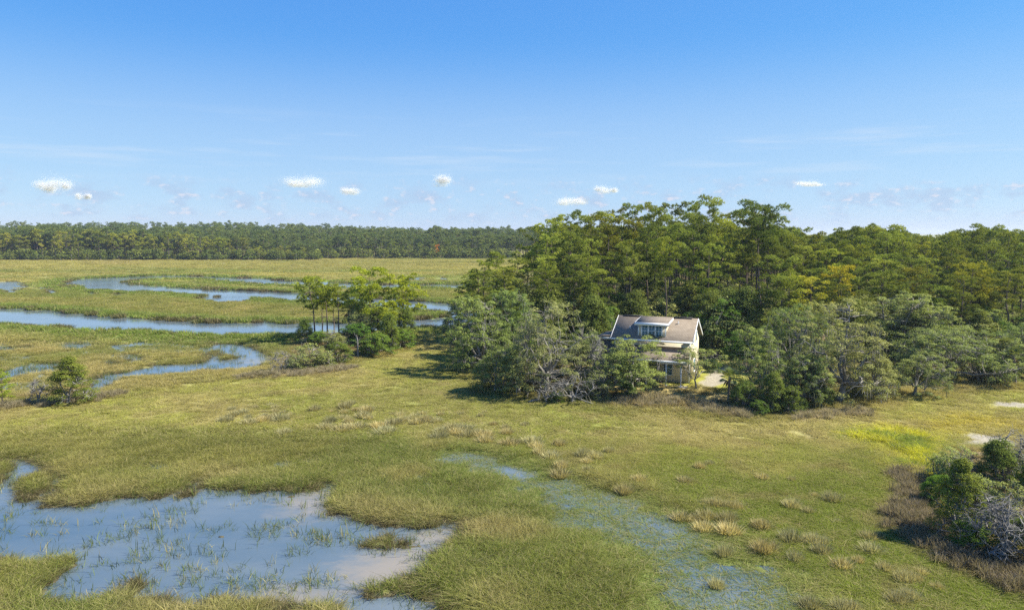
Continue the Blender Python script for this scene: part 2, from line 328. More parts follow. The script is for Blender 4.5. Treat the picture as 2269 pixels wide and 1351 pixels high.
def fields(x, y):
    f = {}
    m = lambda polys, mg=25.0: np.max([sdf(p, x, y, mg) for p in polys], axis=0)
    # ragged banks
    wob = (fbm(x, y, 2.2, 31, 3) - .5) * np.clip(y / 38, .8, 2.4) + (fbm(x, y, .7, 36, 2) - .5) * .7
    pond = sdf(POND, x, y); pond = np.minimum(pond, -m(POND_ISLES)); p2 = np.minimum(sdf(POND2, x, y), -m(POND2_ISLES))
    isl = sstep(.60, .70, fbm(x, y, 1.9, 33, 3)) * sstep(-1, -6, -pond) * (fbm(x, y, 7, 34, 2) > .50); pond = pond - isl * (np.maximum(pond, 0) + .7); pond = pond + (fbm(x, y, 1.1, 35, 3) - .5) * 1.6 * (np.abs(pond) < 3)
    f['pond'] = pond
    w = np.maximum.reduce([pond, p2, sdf(STRIP, x, y), m(SLIVERS), m(CREEK, 40)]) + wob
    f['water'] = w; f['creek'] = m(CREEK, 40) + wob; f['strip'] = np.maximum(sdf(STRIP, x, y), m(SLIVERS))
    f['flood'] = m(FLOOD) + wob * 2.5 + 1.2; f['wet'] = m(WET) + wob * 2
    f['meadow'] = sdf(MEADOW, x, y) + wob * 2; f['land'] = sdf(LANDMASS, x, y, 60) + wob
    f['isle'] = np.maximum.reduce([sdf(ISLE, x, y), sdf(ISLE_L, x, y), sdf(SHRUBLAND, x, y)]) + wob
    f['rush'] = m(RUSH) + wob; f['yellow'] = sdf(YELLOW, x, y) + wob * 1.5; f['orange'] = sdf(ORANGE, x, y) + wob * 3
    f['sand'] = m(SAND) + wob * 1.5; f['mud'] = m(MUD) + wob * 2.2; f['lawn'] = sdf(LAWN, x, y) + wob; f['path'] = sdf(PATH, x, y) + wob * .6
    return f
def height(x, y, f):
    n1 = fbm(x, y, 3.5, 3); n2 = fbm(x, y, 14, 9)
    h = 0.16 + 0.10 * (n2 - .5) + 0.05 * (n1 - .5)
    wet = sstep(-2.5, 2.5, f['wet']); h = h * (1 - wet) + wet * (0.0 + 0.24 * (n1 - .46) + 0.22 * (n2 - .5))
    fl = sstep(-2.0, 2.5, f['flood']); h = h * (1 - fl) + fl * (-0.045 + 0.05 * (n1 - .5))
    h = h + 0.9 * sstep(0.0, 9.0, f['land']) + 0.7 * sstep(-0.5, 6.0, f['isle']) + 0.15 * sstep(-1, 1, f['rush'])
    w = f['water']
    h = np.where(w > -0.8, np.minimum(h, np.where(w > 0, -0.45 * sstep(0, 1.2, w) - 0.02, h * np.clip(-w / 0.8, 0, 1))), h)
    mud = sstep(-.4, .5, f['mud']); h = np.where(f['mud'] > -.4, h * (1 - mud) + mud * (-0.03 + 0.07 * (n1 - .5)), h)
    # wooded rise far beyond the marsh on the left
    az_ = np.arctan2(x, y); h = h + 9.0 * sstep(680, 900, y) * sstep(-0.12, -0.42, az_)
    return h
def cover(x, y, f):
    """ground-cover colour (linear reflectance) and grass height"""
    n0 = fbm(x, y, 30, 51); n1 = fbm(x, y, 7, 52); n2 = fbm(x, y, 1.6, 53, 3)
    ex = 1 + y / 250.0
    nb = fbm(x / (3 * ex), y, 9 * ex, 54)                       # cross-view streaks of the tide
    C = lambda r, g, b: np.array([r, g, b])
    lerp = lambda a, b, t: a + (b - a) * t[..., None]
    tan, olive, green = C(.37, .300, .150), C(.245, .235, .078), C(.155, .195, .052)
    c = lerp(np.broadcast_to(olive, x.shape + (3,)), tan, sstep(.42, .70, nb) * .75)
    c = lerp(c, green, sstep(.48, .70, n0) * .8); c = lerp(c, tan, sstep(.54, .68, n1) * .55); c = lerp(c, C(.15, .165, .05), sstep(.46, .34, n1) * .5)
    hgt = 0.34 + 0.22 * (n1 - .5) + .10 * sstep(62, 48, y)
    far = sstep(150, 300, y); c = lerp(c, C(.34, .305, .105), far * sstep(.34, .58, nb) * .85); c = lerp(c, C(.29, .215, .125), far * sstep(.56, .70, nb) * .8); c = lerp(c, C(.20, .245, .060), far * sstep(.42, .30, nb) * .7); hgt = hgt * (1 - far * .45)
    # meadow of short grass
    me = sstep(-2, 3, f['meadow'])
    mc = lerp(np.broadcast_to(C(.325, .318, .090), c.shape), C(.38, .315, .155), sstep(.46, .66, n1) * .7); mc = lerp(mc, C(.225, .235, .060), sstep(.50, .66, n0) * .7)
    low = sstep(68, 46, y); mc = lerp(mc, C(.170, .205, .040), low * sstep(.62, .40, n1)); mc = lerp(mc, C(.30, .245, .125), sstep(.56, .70, n2) * .6)
    c = lerp(c, mc, me); hgt = hgt * (1 - me) + me * (0.085 + 0.07 * low)
    c = lerp(c, C(.185, .225, .075), sstep(-2.5, 2, f['flood']) * .85); hgt = hgt * (1 - sstep(-2, 1, f['flood'])) + sstep(-2, 1, f['flood']) * .13
    # greener, taller grass along the creeks; paler heads along the near ponds
    bank = sstep(-12, -1.5, f['creek']) * (f['water'] < .5); c = lerp(c, C(.170, .235, .052), bank * .85); hgt = hgt + bank * .5 * sstep(-7, -1, f['creek'])
    pb = sstep(-6.0, -.8, f['pond']) * sstep(.40, .58, n1); c = lerp(c, C(.37, .305, .17), pb * .6); hgt = hgt - .16 * sstep(-1.5, -.1, f['pond'])
    c = lerp(c, lerp(np.broadcast_to(C(.20, .26, .045), c.shape), C(.50, .48, .04), sstep(.34, .52, n2)), sstep(-3.0, 1.0, f['yellow']) * sstep(.25, .5, n1 + .1)); hgt = np.where(f['yellow'] > 0, .45, hgt)
    c = lerp(c, C(.44, .36, .045), sstep(-4, 5, f['orange']) * .85)
    ls = sstep(-.5, 3.5, f['land']); c = lerp(c, lerp(np.broadcast_to(C(.17, .15, .06), c.shape), C(.21, .24, .045), sstep(.4, .6, n1)), ls)
    li = sstep(1, 6, f['land']); c = lerp(c, C(.16, .115, .07), li * sstep(.42, .62, n1) * .9)
    c = lerp(c, C(.22, .155, .095), sstep(.3, 2.5, f['isle']) * .8); hgt = np.where((f['land'] > 1) | (f['isle'] > .5), .22, hgt)
    c = lerp(c, lerp(np.broadcast_to(C(.30, .29, .060), c.shape), C(.36, .28, .12), sstep(.5, .7, n1)), sstep(-1, 1.5, f['lawn'])); hgt = np.where(f['lawn'] > 0, .09, hgt)
    c = lerp(c, C(.23, .165, .115), sstep(-.8, .8, f['rush']) * .8)
    hole = np.maximum(sstep(-.5, .6, f['sand']), sstep(-.3, .3, f['path']))
    c = lerp(c, C(.34, .30, .25), hole); mud = sstep(-.3, .4, f['mud']); c = lerp(c, C(.215, .182, .132), mud)
    bed = sstep(-.75, -.15, f['water']) * (1 - mud); c = lerp(c, C(.105, .088, .058), bed)
    hgt = np.where((hole > .4) | (mud > .4), 0, hgt)
    return c * np.array([.925, .94, .85]), hgt

# terrain sheet: finer near the view, out to the horizon
th = np.radians(np.concatenate([np.linspace(-68, -38, 26)[:-1], np.linspace(-38, 38, 760), np.linspace(38, 68, 26)[1:]]))
q = np.concatenate([np.linspace(3600, 860, 30)[:-1], np.arange(860, 70, -1.7), np.arange(70, 40, -1.2), np.linspace(40, 3.2, 26)])
dd = CAMZ * F / q
TH, DD = np.meshgrid(th, dd); TX = (np.tan(TH) * DD).ravel(); TY = DD.ravel()
tf = fields(TX, TY); TZ = height(TX, TY, tf); tcov, _ = cover(TX, TY, tf)
nr, nc = TH.shape
i = (np.arange(nr - 1)[:, None] * nc + np.arange(nc - 1)[None, :]).ravel()
Q = np.stack([i, i + 1, i + nc + 1, i + nc], -1)
me = bpy.data.meshes.new('marsh_ground')
me.vertices.add(nr * nc); me.vertices.foreach_set('co', np.stack([TX, TY, TZ], -1).astype(np.float32).ravel())
me.loops.add(Q.size); me.loops.foreach_set('vertex_index', Q.astype(np.int32).ravel())
me.polygons.add(len(Q)); me.polygons.foreach_set('loop_start', (np.arange(len(Q)) * 4).astype(np.int32)); me.polygons.foreach_set('use_smooth', np.ones(len(Q), bool))
a = me.attributes.new('cover', 'FLOAT_COLOR', 'POINT'); a.data.foreach_set('color', np.concatenate([tcov, np.ones((len(tcov), 1))], 1).astype(np.float32).ravel())
me.update(calc_edges=True)
m_, t_ = mat('marsh_soil_and_turf'); n = NT(t_)
p = n.pos(); fine = n.noise(5.0, 4, p, .7); mid = n.noise(0.9, 4, p, .65)
k = n.math('MULTIPLY', n.ramp(fine, .28, .72, .62, 1.38), n.ramp(mid, .3, .7, .82, 1.18))
cc = n.n('ShaderNodeCombineColor'); [n.put(cc.inputs[j], k) for j in range(3)]
c = n.mix(1.0, n.attr('cover', out='Color'), cc.outputs[0], 'MULTIPLY')
pr = n.n('ShaderNodeBsdfPrincipled'); n.put(pr.inputs['Base Color'], c); pr.inputs['Roughness'].default_value = .95; pr.inputs['Specular IOR Level'].default_value = .1
bp = n.n('ShaderNodeBump'); bp.inputs['Strength'].default_value = .6; bp.inputs['Distance'].default_value = .12; n.put(bp.inputs['Height'], fine); n.put(pr.inputs['Normal'], bp.outputs[0])
n.out(pr.outputs[0]); me.materials.append(m_)
tag(obj('marsh_ground', me), 'flat salt marsh ground with tidal pools and a low wooded rise', 'ground', kind='structure')
def zat(x, y):
    x = np.atleast_1d(np.asarray(x, float)); y = np.atleast_1d(np.asarray(y, float)); return height(x, y, fields(x, y))

# water: one level sheet
m_, t_ = mat('tidal_water'); n = NT(t_)
p = n.pos(); mp = n.n('ShaderNodeMapping'); mp.inputs['Scale'].default_value = (.55, 1.0, 1.0); mp.inputs['Rotation'].default_value = (0, 0, .35); n.put(mp.inputs[0], p)
pr = n.n('ShaderNodeBsdfPrincipled')
silt = n.ramp(n.noise(.12, 4, mp.outputs[0]), .35, .7)
wcol = n.mix(silt, (.070, .108, .140, 1), (.140, .165, .175, 1))
for cx_, cy_, rx_, ry_ in ((705, 1112, 3.2, 3.4), (905, 1245, 3.6, 3.0), (840, 1270, 3.0, 2.4), (985, 1195, 2.6, 2.2), (655, 1330, 3.0, 2.0), (600, 800, 5.0, 4.0)):      # silt stirred up over the shoals
    wx, wy = ground(cx_, cy_); vm = n.n('ShaderNodeVectorMath', operation='SUBTRACT'); n.put(vm.inputs[0], p); vm.inputs[1].default_value = (float(wx), float(wy), 0)
    vs_ = n.n('ShaderNodeVectorMath', operation='MULTIPLY'); n.put(vs_.inputs[0], vm.outputs[0]); vs_.inputs[1].default_value = (1 / rx_, 1 / ry_, 0); ln_ = n.n('ShaderNodeVectorMath', operation='LENGTH'); n.put(ln_.inputs[0], vs_.outputs[0])
    q_ = n.math('ADD', ln_.outputs['Value'], n.math('MULTIPLY', n.math('SUBTRACT', n.noise(.9, 4, mp.outputs[0]), .5), 1.6)); wcol = n.mix(n.ramp(q_, 1.1, .25, 0, .85), wcol, (.235, .205, .160, 1))
n.put(pr.inputs['Base Color'], wcol)
pr.inputs['Roughness'].default_value = .06; pr.inputs['IOR'].default_value = 1.40
b1 = n.n('ShaderNodeBump'); b1.inputs['Strength'].default_value = .35; b1.inputs['Distance'].default_value = .05; n.put(b1.inputs['Height'], n.noise(2.3, 4, mp.outputs[0], .6))
calm = n.ramp(n.noise(.03, 2, mp.outputs[0]), .40, .62, .10, .5); n.put(b1.inputs['Strength'], calm)
n.put(pr.inputs['Normal'], b1.outputs[0]); n.out(pr.outputs[0])
wm = bpy.data.meshes.new('tidal_water'); wm.from_pydata([(-1500, 6, 0), (1500, 6, 0), (1500, 640, 0), (-1500, 640, 0)], [], [(0, 1, 2, 3)]); wm.materials.append(m_)
tag(obj('tidal_water', wm), 'calm blue tidal water filling the creek bends and marsh pools', 'water', kind='structure')

# ------------------------------------------------------------------ marsh grass (uncountable): instanced tufts
def grass_mat(name, tan=(.40, .33, .17), tanmix=.30):
    m, t = mat(name); n = NT(t)
    tint = n.attr('tint', 'INSTANCER', 'Vector'); v = n.attr('var')
    k = n.ramp(v, 0, 1, .58, 1.38); cc = n.n('ShaderNodeCombineColor'); [n.put(cc.inputs[j], k) for j in range(3)]
    c = n.mix(1.0, tint, cc.outputs[0], 'MULTIPLY')
    c = n.mix(n.ramp(v, 1 - tanmix, 1 - tanmix + .05, 0, .75), c, (*tan, 1))
    n.leaf(c, .42, (1.1, 1.1, .75, 1)); return m
GRASS = grass_mat('marsh_grass_blades'); STEMS = grass_mat('emergent_stems', tanmix=.12); RUSHM = grass_mat('brown_rush_blades', (.36, .29, .22), .35)
def patch(seed, size, nb, width, lean, mat_, spread=.6):
    r = np.random.default_rng(seed); b = MB()
    a = r.uniform(0, 2 * np.pi, nb); rad = size * spread * np.sqrt(r.uniform(0, 1, nb)); P = np.stack([rad * np.cos(a), rad * np.sin(a), np.full(nb, -.06)], -1)
    d = r.normal(0, lean, (nb, 3)); d[:, 2] = r.uniform(.55, 1.15, nb); ph = r.uniform(0, np.pi, nb)
    B = np.stack([np.cos(ph), np.sin(ph), np.zeros(nb)], -1) * (width * r.uniform(.6, 1.4, nb) / 2)[:, None]
    # bent blades: a lower quad and a drooping tip
    V0, V1, mid = P - B, P + B, P + d * [.55, .55, .62]; tip = P + d * [1.35, 1.35, 1]
    V = np.stack([V0, V1, mid + B * .8, mid - B * .8, tip], 1).reshape(-1, 3); k = np.arange(nb)[:, None] * 5
    b.add(V, np.concatenate([k + [0, 1, 2], k + [0, 2, 3], k + [3, 2, 4]]), 0, np.repeat(r.uniform(0, 1, nb), 5))
    return b.mesh('grass_patch', [mat_])
def source(name, meshes):
    c = bpy.data.collections.new(name)
    for j, m in enumerate(meshes): c.objects.link(bpy.data.objects.new('%s_%02d' % (name, j), m))
    return c
def scatter(name, P, rz, scl, idx, tint, coll, label, cat, tilt=0.0):
    N = len(P); me = bpy.data.meshes.new(name); me.vertices.add(N); me.vertices.foreach_set('co', np.asarray(P, np.float32).ravel())
    r = np.random.default_rng(N); rot = np.stack([r.normal(0, tilt, N), r.normal(0, tilt, N), rz], -1)
    for nm, v in (('rot', rot), ('scl', scl), ('tint', tint)):
        at = me.attributes.new(nm, 'FLOAT_VECTOR', 'POINT'); at.data.foreach_set('vector', np.asarray(v, np.float32).ravel())
    at = me.attributes.new('idx', 'INT', 'POINT'); at.data.foreach_set('value', np.asarray(idx, np.int32))
    o = obj(name, me); tag(o, label, cat, kind='stuff')
    ng = bpy.data.node_groups.new(name + '_scatter', 'GeometryNodeTree')
    ng.interface.new_socket('Geometry', in_out='INPUT', socket_type='NodeSocketGeometry'); ng.interface.new_socket('Geometry', in_out='OUTPUT', socket_type='NodeSocketGeometry')
    gi = ng.nodes.new('NodeGroupInput'); go = ng.nodes.new('NodeGroupOutput')
    ci = ng.nodes.new('GeometryNodeCollectionInfo'); ci.inputs['Collection'].default_value = coll; ci.inputs['Separate Children'].default_value = True; ci.inputs['Reset Children'].default_value = True
    ip = ng.nodes.new('GeometryNodeInstanceOnPoints'); ip.inputs['Pick Instance'].default_value = True
    def na(nm, dt):
        x = ng.nodes.new('GeometryNodeInputNamedAttribute'); x.data_type = dt; x.inputs['Name'].default_value = nm; return x.outputs['Attribute']
    e = ng.nodes.new('FunctionNodeEulerToRotation'); L = ng.links.new
    L(gi.outputs[0], ip.inputs['Points']); L(ci.outputs[0], ip.inputs['Instance']); L(na('idx', 'INT'), ip.inputs['Instance Index'])
    L(na('rot', 'FLOAT_VECTOR'), e.inputs[0]); L(e.outputs[0], ip.inputs['Rotation']); L(na('scl', 'FLOAT_VECTOR'), ip.inputs['Scale']); L(ip.outputs[0], go.inputs[0])
    md = o.modifiers.new('scatter', 'NODES'); md.node_group = ng
    return o
def jgrid(d0, d1, sp, wide=.80):
    ys = np.arange(d0, d1, sp); out = []
    X = np.arange(-wide * d1 - 8, wide * d1 + 8, sp); x, y = np.meshgrid(X, ys)
    x = x.ravel() + rng.uniform(-.5, .5, x.size) * sp * 1.1; y = y.ravel() + rng.uniform(-.5, .5, x.size) * sp * 1.1
    k = np.abs(x) < wide * y + 6; return x[k], y[k]
RINGS = [(24, 62, .46, .62, 110, .026), (62, 115, .85, 1.15, 150, .050), (115, 230, 1.6, 2.2, 190, .095), (230, 520, 3.6, 5.0, 260, .22)]
sparse = []; gm = []; gx = []; gy = []; gi_ = []; 
for j, (d0, d1, sp, size, nb, wd) in enumerate(RINGS):
    for s_ in range(3): gm.append(patch(100 + j * 10 + s_, size, nb, wd, .42, GRASS))
    sparse.append(patch(180 + j, size, int(nb * .5), wd, .45, GRASS))
    x, y = jgrid(d0, d1, sp); gx.append(x); gy.append(y); gi_.append(j * 3 + rng.integers(0, 3, len(x)))
x = np.concatenate(gx); y = np.concatenate(gy); gi_ = np.concatenate(gi_)
f = fields(x, y); z = height(x, y, f); c, hg = cover(x, y, f)
ring = gi_ // 3; thin = (f['flood'] > -.6) | ((z < .03) & (f['wet'] > -1)); gi_ = np.where(thin, 12 + ring, gi_); gm += sparse
dens = np.full(len(x), .90); nn = fbm(x, y, 2.0, 71, 3); nl = fbm(x, y, 9.0, 72, 3)
dens *= np.where(f['water'] > -.05, 0, 1); dens *= np.where(f['flood'] > 0, np.clip(1.05 - sstep(-.5, 4, f['flood']) * .28 + (nn - .5) * .8, .35, 1), 1)
dens *= np.where((z < .0) & (f['wet'] > -1), np.clip(.75 + (nn - .5) * 2.0, .1, 1), 1)
dens *= np.where(f['land'] > 5, .25, 1) * np.where(f['isle'] > 2, .25, 1) * np.where(hg < .05, 0, 1) * np.where(f['rush'] > .2, .35, 1) * np.where(f['lawn'] > .5, .6, 1)
k = rng.uniform(0, 1, len(x)) < dens
x, y, z, c, hg, gi_ = x[k], y[k], z[k], c[k], hg[k], gi_[k]; N = len(x)
c = c * rng.uniform(.84, 1.18, (N, 1)) * np.array([1.36, 1.36, 1.12])
s_ = rng.uniform(.85, 1.2, N)
scatter('marsh_grass', np.stack([x, y, np.maximum(z, -.05)], -1), rng.uniform(0, 6.28, N), np.stack([s_, s_, hg * rng.uniform(.75, 1.3, N)], -1), gi_, c, source('grass_patch', gm),
        'olive and tan cordgrass and meadow grass covering the whole salt marsh', 'grass', .05)
# stems standing in the pools
x, y = jgrid(26, 150, .42); f = fields(x, y)
nn = fbm(x, y, 3.2, 81, 3); nf = fbm(x, y, .9, 82, 2)
STRANDS = [[(130, 1226), (190, 1212), (230, 1200), (290, 1185), (345, 1150)], [(240, 1255), (300, 1240), (380, 1232), (430, 1245), (450, 1258)], [(380, 1275), (440, 1275), (520, 1290), (610, 1295)], [(540, 1180), (640, 1190), (760, 1195), (850, 1200)],
           [(600, 1300), (700, 1295), (770, 1320)], [(550, 1180), (640, 1155), (700, 1140)], [(40, 1120), (80, 1120), (115, 1118)], [(820, 1300), (880, 1320), (960, 1345)]]
near = np.full(x.shape, 99.0)
for st in STRANDS:
    P = gp(st)
    for a_, b_ in zip(P[:-1], P[1:]):
        e = b_ - a_; t = np.clip(((x - a_[0]) * e[0] + (y - a_[1]) * e[1]) / (e @ e), 0, 1); near = np.minimum(near, np.hypot(x - a_[0] - t * e[0], y - a_[1] - t * e[1]))
pr_ = np.where(f['water'] > .1, np.clip((nn - .40) * 2.0, .05, .45) * (nf > .45) + .70 * (near < .40) * (nf > .34) + .22 * (near < 1.2) * (nf > .42), 0) * np.where(f['creek'] > -1, 0, 1) * np.where(f['mud'] > 0, .15, 1)
pr_ = np.where((f['water'] > -.3) & (f['water'] < 1.6) & (f['creek'] < -3), np.maximum(pr_, .75 * (1 - np.clip(f['water'], 0, 1.6) / 1.6) * (nf > .40)), pr_)
pr_ = np.where(f['strip'] > -1, np.maximum(pr_, .55 * (f['water'] > .1)), pr_)
k = rng.uniform(0, 1, len(x)) < pr_; x, y = x[k], y[k]; N = len(x)
tint = np.where(rng.uniform(0, 1, (N, 1)) < .8, np.array([[.14, .18, .045]]), np.array([[.36, .32, .13]])) * rng.uniform(.7, 1.3, (N, 1))
sm = [patch(300 + j, .45, (4, 7, 12)[j % 3], .026, .20, STEMS, .7) for j in range(6)]
s_ = rng.uniform(.8, 1.3, N)
scatter('emergent_cordgrass', np.stack([x, y, np.full(N, 0.0)], -1), rng.uniform(0, 6.28, N), np.stack([s_, s_, rng.uniform(.25, .70, N)], -1), rng.integers(0, 6, N), tint, source('stem_patch', sm),
        'sparse green stems of cordgrass standing in the shallow pools', 'grass', .06)
# brown rush beds
x, y = jgrid(30, 130, .40); f = fields(x, y); k = (f['rush'] > -.6) & (rng.uniform(0, 1, len(x)) < np.where(y < 62, .8, .60) * np.clip((f['rush'] + .6) / 1.2, .25, 1)); x, y = x[k], y[k]; N = len(x); z = zat(x, y); nn = fbm(x, y, 3, 91)
tint = np.where((y > 62)[:, None], np.array([[1.55, 1.62, 1.6]]), 1.0) * (np.array([[.230, .190, .115]]) + (nn - .5)[:, None] * np.array([[.14, .11, .08]])) * rng.uniform(.75, 1.3, (N, 1))
rm = [patch(400 + j, .5, 70, .030, .20, RUSHM) for j in range(4)]; s_ = rng.uniform(.9, 1.3, N)
scatter('brown_rush', np.stack([x, y, z], -1), rng.uniform(0, 6.28, N), np.stack([s_, s_, np.where(y < 62, rng.uniform(.35, .75, N), rng.uniform(.3, .7, N))], -1), rng.integers(0, 4, N), tint, source('rush_patch', rm),
        'purplish brown beds of rush along the shrub and island edges', 'rushes', .05)

# ------------------------------------------------------------------ plant builders
PINE_L = leaf_mat('pine_needles', (.080, .114, .019), (.345, .380, .070), .28, .12, 0)
OAK_L = leaf_mat('live_oak_leaves', (.112, .140, .042), (.335, .352, .115), .25, .10, .0)
BROAD_L = leaf_mat('glossy_green_leaves', (.060, .115, .020), (.165, .240, .045), .28, .10, .0)
CEDAR_L = leaf_mat('cedar_sprays', (.058, .086, .018), (.205, .235, .050), .24, .12, 0)
PALM_L = leaf_mat('palmetto_fronds', (.10, .14, .04), (.22, .25, .08), .28, .10, .02)
DRY_L = leaf_mat('dry_fronds', (.24, .18, .10), (.42, .33, .19), .25, .08)
MOSS = leaf_mat('hanging_grey_moss', (.18, .175, .130), (.33, .31, .24), .25, .06, 0)
PINE_B = bark_mat('pine_bark', (.075, .056, .044), (.20, .155, .120)); GREY_B = bark_mat('oak_bark', (.13, .118, .100), (.30, .28, .245)); DEAD_B = bark_mat('weathered_wood', (.15, .138, .120), (.30, .285, .26)); PALM_B = bark_mat('palmetto_bark', (.12, .10, .075), (.25, .215, .17), 9)

def randdir(r, n): return norm(r.normal(0, 1, (n, 3)))
def clump(b, r, C, rad, flat, n, ln, wd, up=.55, outw=.6, mat_=0, v0=.5, needle=False):
    """a dome of leaves round C, each lying roughly along the dome, with a ragged rim"""
    d = randdir(r, n); d[:, 2] = np.where(d[:, 2] < -.25, -d[:, 2], d[:, 2]); rr = rad * r.uniform(.35, 1.05, n) ** .5; P = C + d * rr[:, None] * np.array([1, 1, flat])
    nrm = norm(d * outw * np.array([1, 1, .8 / flat]) + np.array([0, 0, up]) + r.normal(0, .30, (n, 3)))
    a = norm(np.cross(nrm, r.normal(0, 1, (n, 3)))); bb = np.cross(nrm, a)
    L = ln * r.uniform(.65, 1.35, n)[:, None]; Wd = wd * r.uniform(.7, 1.3, n)[:, None]
    var = np.clip(v0 + r.normal(0, .13, n), 0, 1)
    if needle:
        dd_ = norm(a * r.uniform(.3, 1, (n, 1)) + d * .55 + np.array([0, 0, .2])); bb = norm(np.cross(dd_, nrm)); b.blades(P, dd_ * L, bb * Wd / 2, mat_, var)
    else: b.leaves(P, a * L / 2, bb * Wd / 2, mat_, var)
def bend(p0, p1, n, r, wig, sag=0.0):
    t = np.linspace(0, 1, n)[:, None]; P = p0 + (p1 - p0) * t; L = np.linalg.norm(p1 - p0)
    o = np.cumsum(r.normal(0, wig * L / n, (n, 3)), 0); o -= o[0]; o = o - t * o[-1] * .8
    P = P + o; P[:, 2] += sag * L * (4 * t * (1 - t))[:, 0]
    return P

def lobe(b, r, c, R, flat, nt_, m, nl, nw, v, mat_=0):
    """rounded cushion of needle tufts"""
    d = randdir(r, nt_); d[:, 2] = np.where(d[:, 2] < -.30, -d[:, 2], d[:, 2]); P = c + d * (R * r.uniform(.62, 1.05, nt_))[:, None] * np.array([1, 1, flat])
    d = np.repeat(d, m, 0); P = np.repeat(P, m, 0) + r.normal(0, .06, (nt_ * m, 3)); n_ = nt_ * m
    D = norm(d * .8 + r.normal(0, .55, (n_, 3)) + np.array([0, 0, .35])); nrm = norm(d * .7 + np.array([0, 0, .5]) + r.normal(0, .4, (n_, 3))); B = norm(np.cross(D, nrm))
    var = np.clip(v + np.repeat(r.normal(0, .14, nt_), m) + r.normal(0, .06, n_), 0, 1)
    b.blades(P, D * (nl * r.uniform(.6, 1.3, n_))[:, None], B * nw / 2, mat_, var)
def pine(seed, h=20.0, cf=.5, cr=3.2, nbr=16, tufts=42, nl=.27, nw=.085, lean=.0, flat_top=False, m=10, sides=7):
    r = np.random.default_rng(seed); tb = MB(); cb = MB()
    n = 9; t = np.linspace(0, 1, n); P = np.stack([np.cumsum(r.normal(0, .010 * h, n)) * t + lean * h * t, np.cumsum(r.normal(0, .010 * h, n)) * t, h * t * .96], -1)
    P[0] = (0, 0, -.3); r0 = .0105 * h + .04; R = r0 * (1 - t * .86); R[0] *= 1.25; tb.tube(P, R, sides)
    at = lambda z: np.array([np.interp(z, P[:, 2], P[:, 0]), np.interp(z, P[:, 2], P[:, 1]), z])
    z0 = h * (1 - cf); ax = r.uniform(0, 6.28); off = r.uniform(0, .30)                     # crowns are rarely even all round
    lobe(cb, r, at(h - .5), .5 + .16 * cr, .8, tufts, m, nl, nw, .6)
    for k in range(nbr):
        u = (k + r.uniform(0, 1)) / nbr; z = z0 + (h - z0) * u * .92
        prof = math.sqrt(max(.05, 1 - ((u - .38) / .70) ** 2)) if not flat_top else (1 - u * .40) * min(1, .40 + u)
        a = k * 2.4 + r.uniform(-.6, .6); L = cr * prof * r.uniform(.55, 1.12) * (1 + off * math.cos(a - ax)) + .25; up = r.uniform(.10, .55) + .45 * u ** 2
        p0 = at(z); p1 = p0 + np.array([math.cos(a) * L, math.sin(a) * L, L * up]); B = bend(p0, p1, 5, r, .26, -.06)
        tb.tube(B, np.linspace(r0 * .30 * (1.1 - u * .6), .02, 5), 4)
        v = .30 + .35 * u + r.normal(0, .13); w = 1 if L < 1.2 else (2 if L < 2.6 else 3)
        for j in range(w):
            c = p0 + (p1 - p0) * (1 - j * .36) + r.normal(0, .35, 3) * (j > 0) * np.array([1, 1, .8]); Rl = (.42 + .15 * cr) * r.uniform(.65, 1.25) * (1 if j == 0 else .85)
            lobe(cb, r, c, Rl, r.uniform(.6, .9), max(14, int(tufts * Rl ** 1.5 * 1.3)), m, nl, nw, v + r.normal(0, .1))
    for k in range(5):                                                    # dead stubs below the crown
        z = h * (1 - cf) * r.uniform(.55, 1); a = r.uniform(0, 6.28); L = r.uniform(.5, 1.6); p0 = at(z); tb.tube(bend(p0, p0 + np.array([math.cos(a) * L, math.sin(a) * L, L * r.uniform(-.1, .4)]), 4, r, .2), [.05, .04, .03, .015], 4)
    return [('trunk', tb.mesh('pine_trunk', [PINE_B], True)), ('crown', cb.mesh('pine_crown', [PINE_L]))]

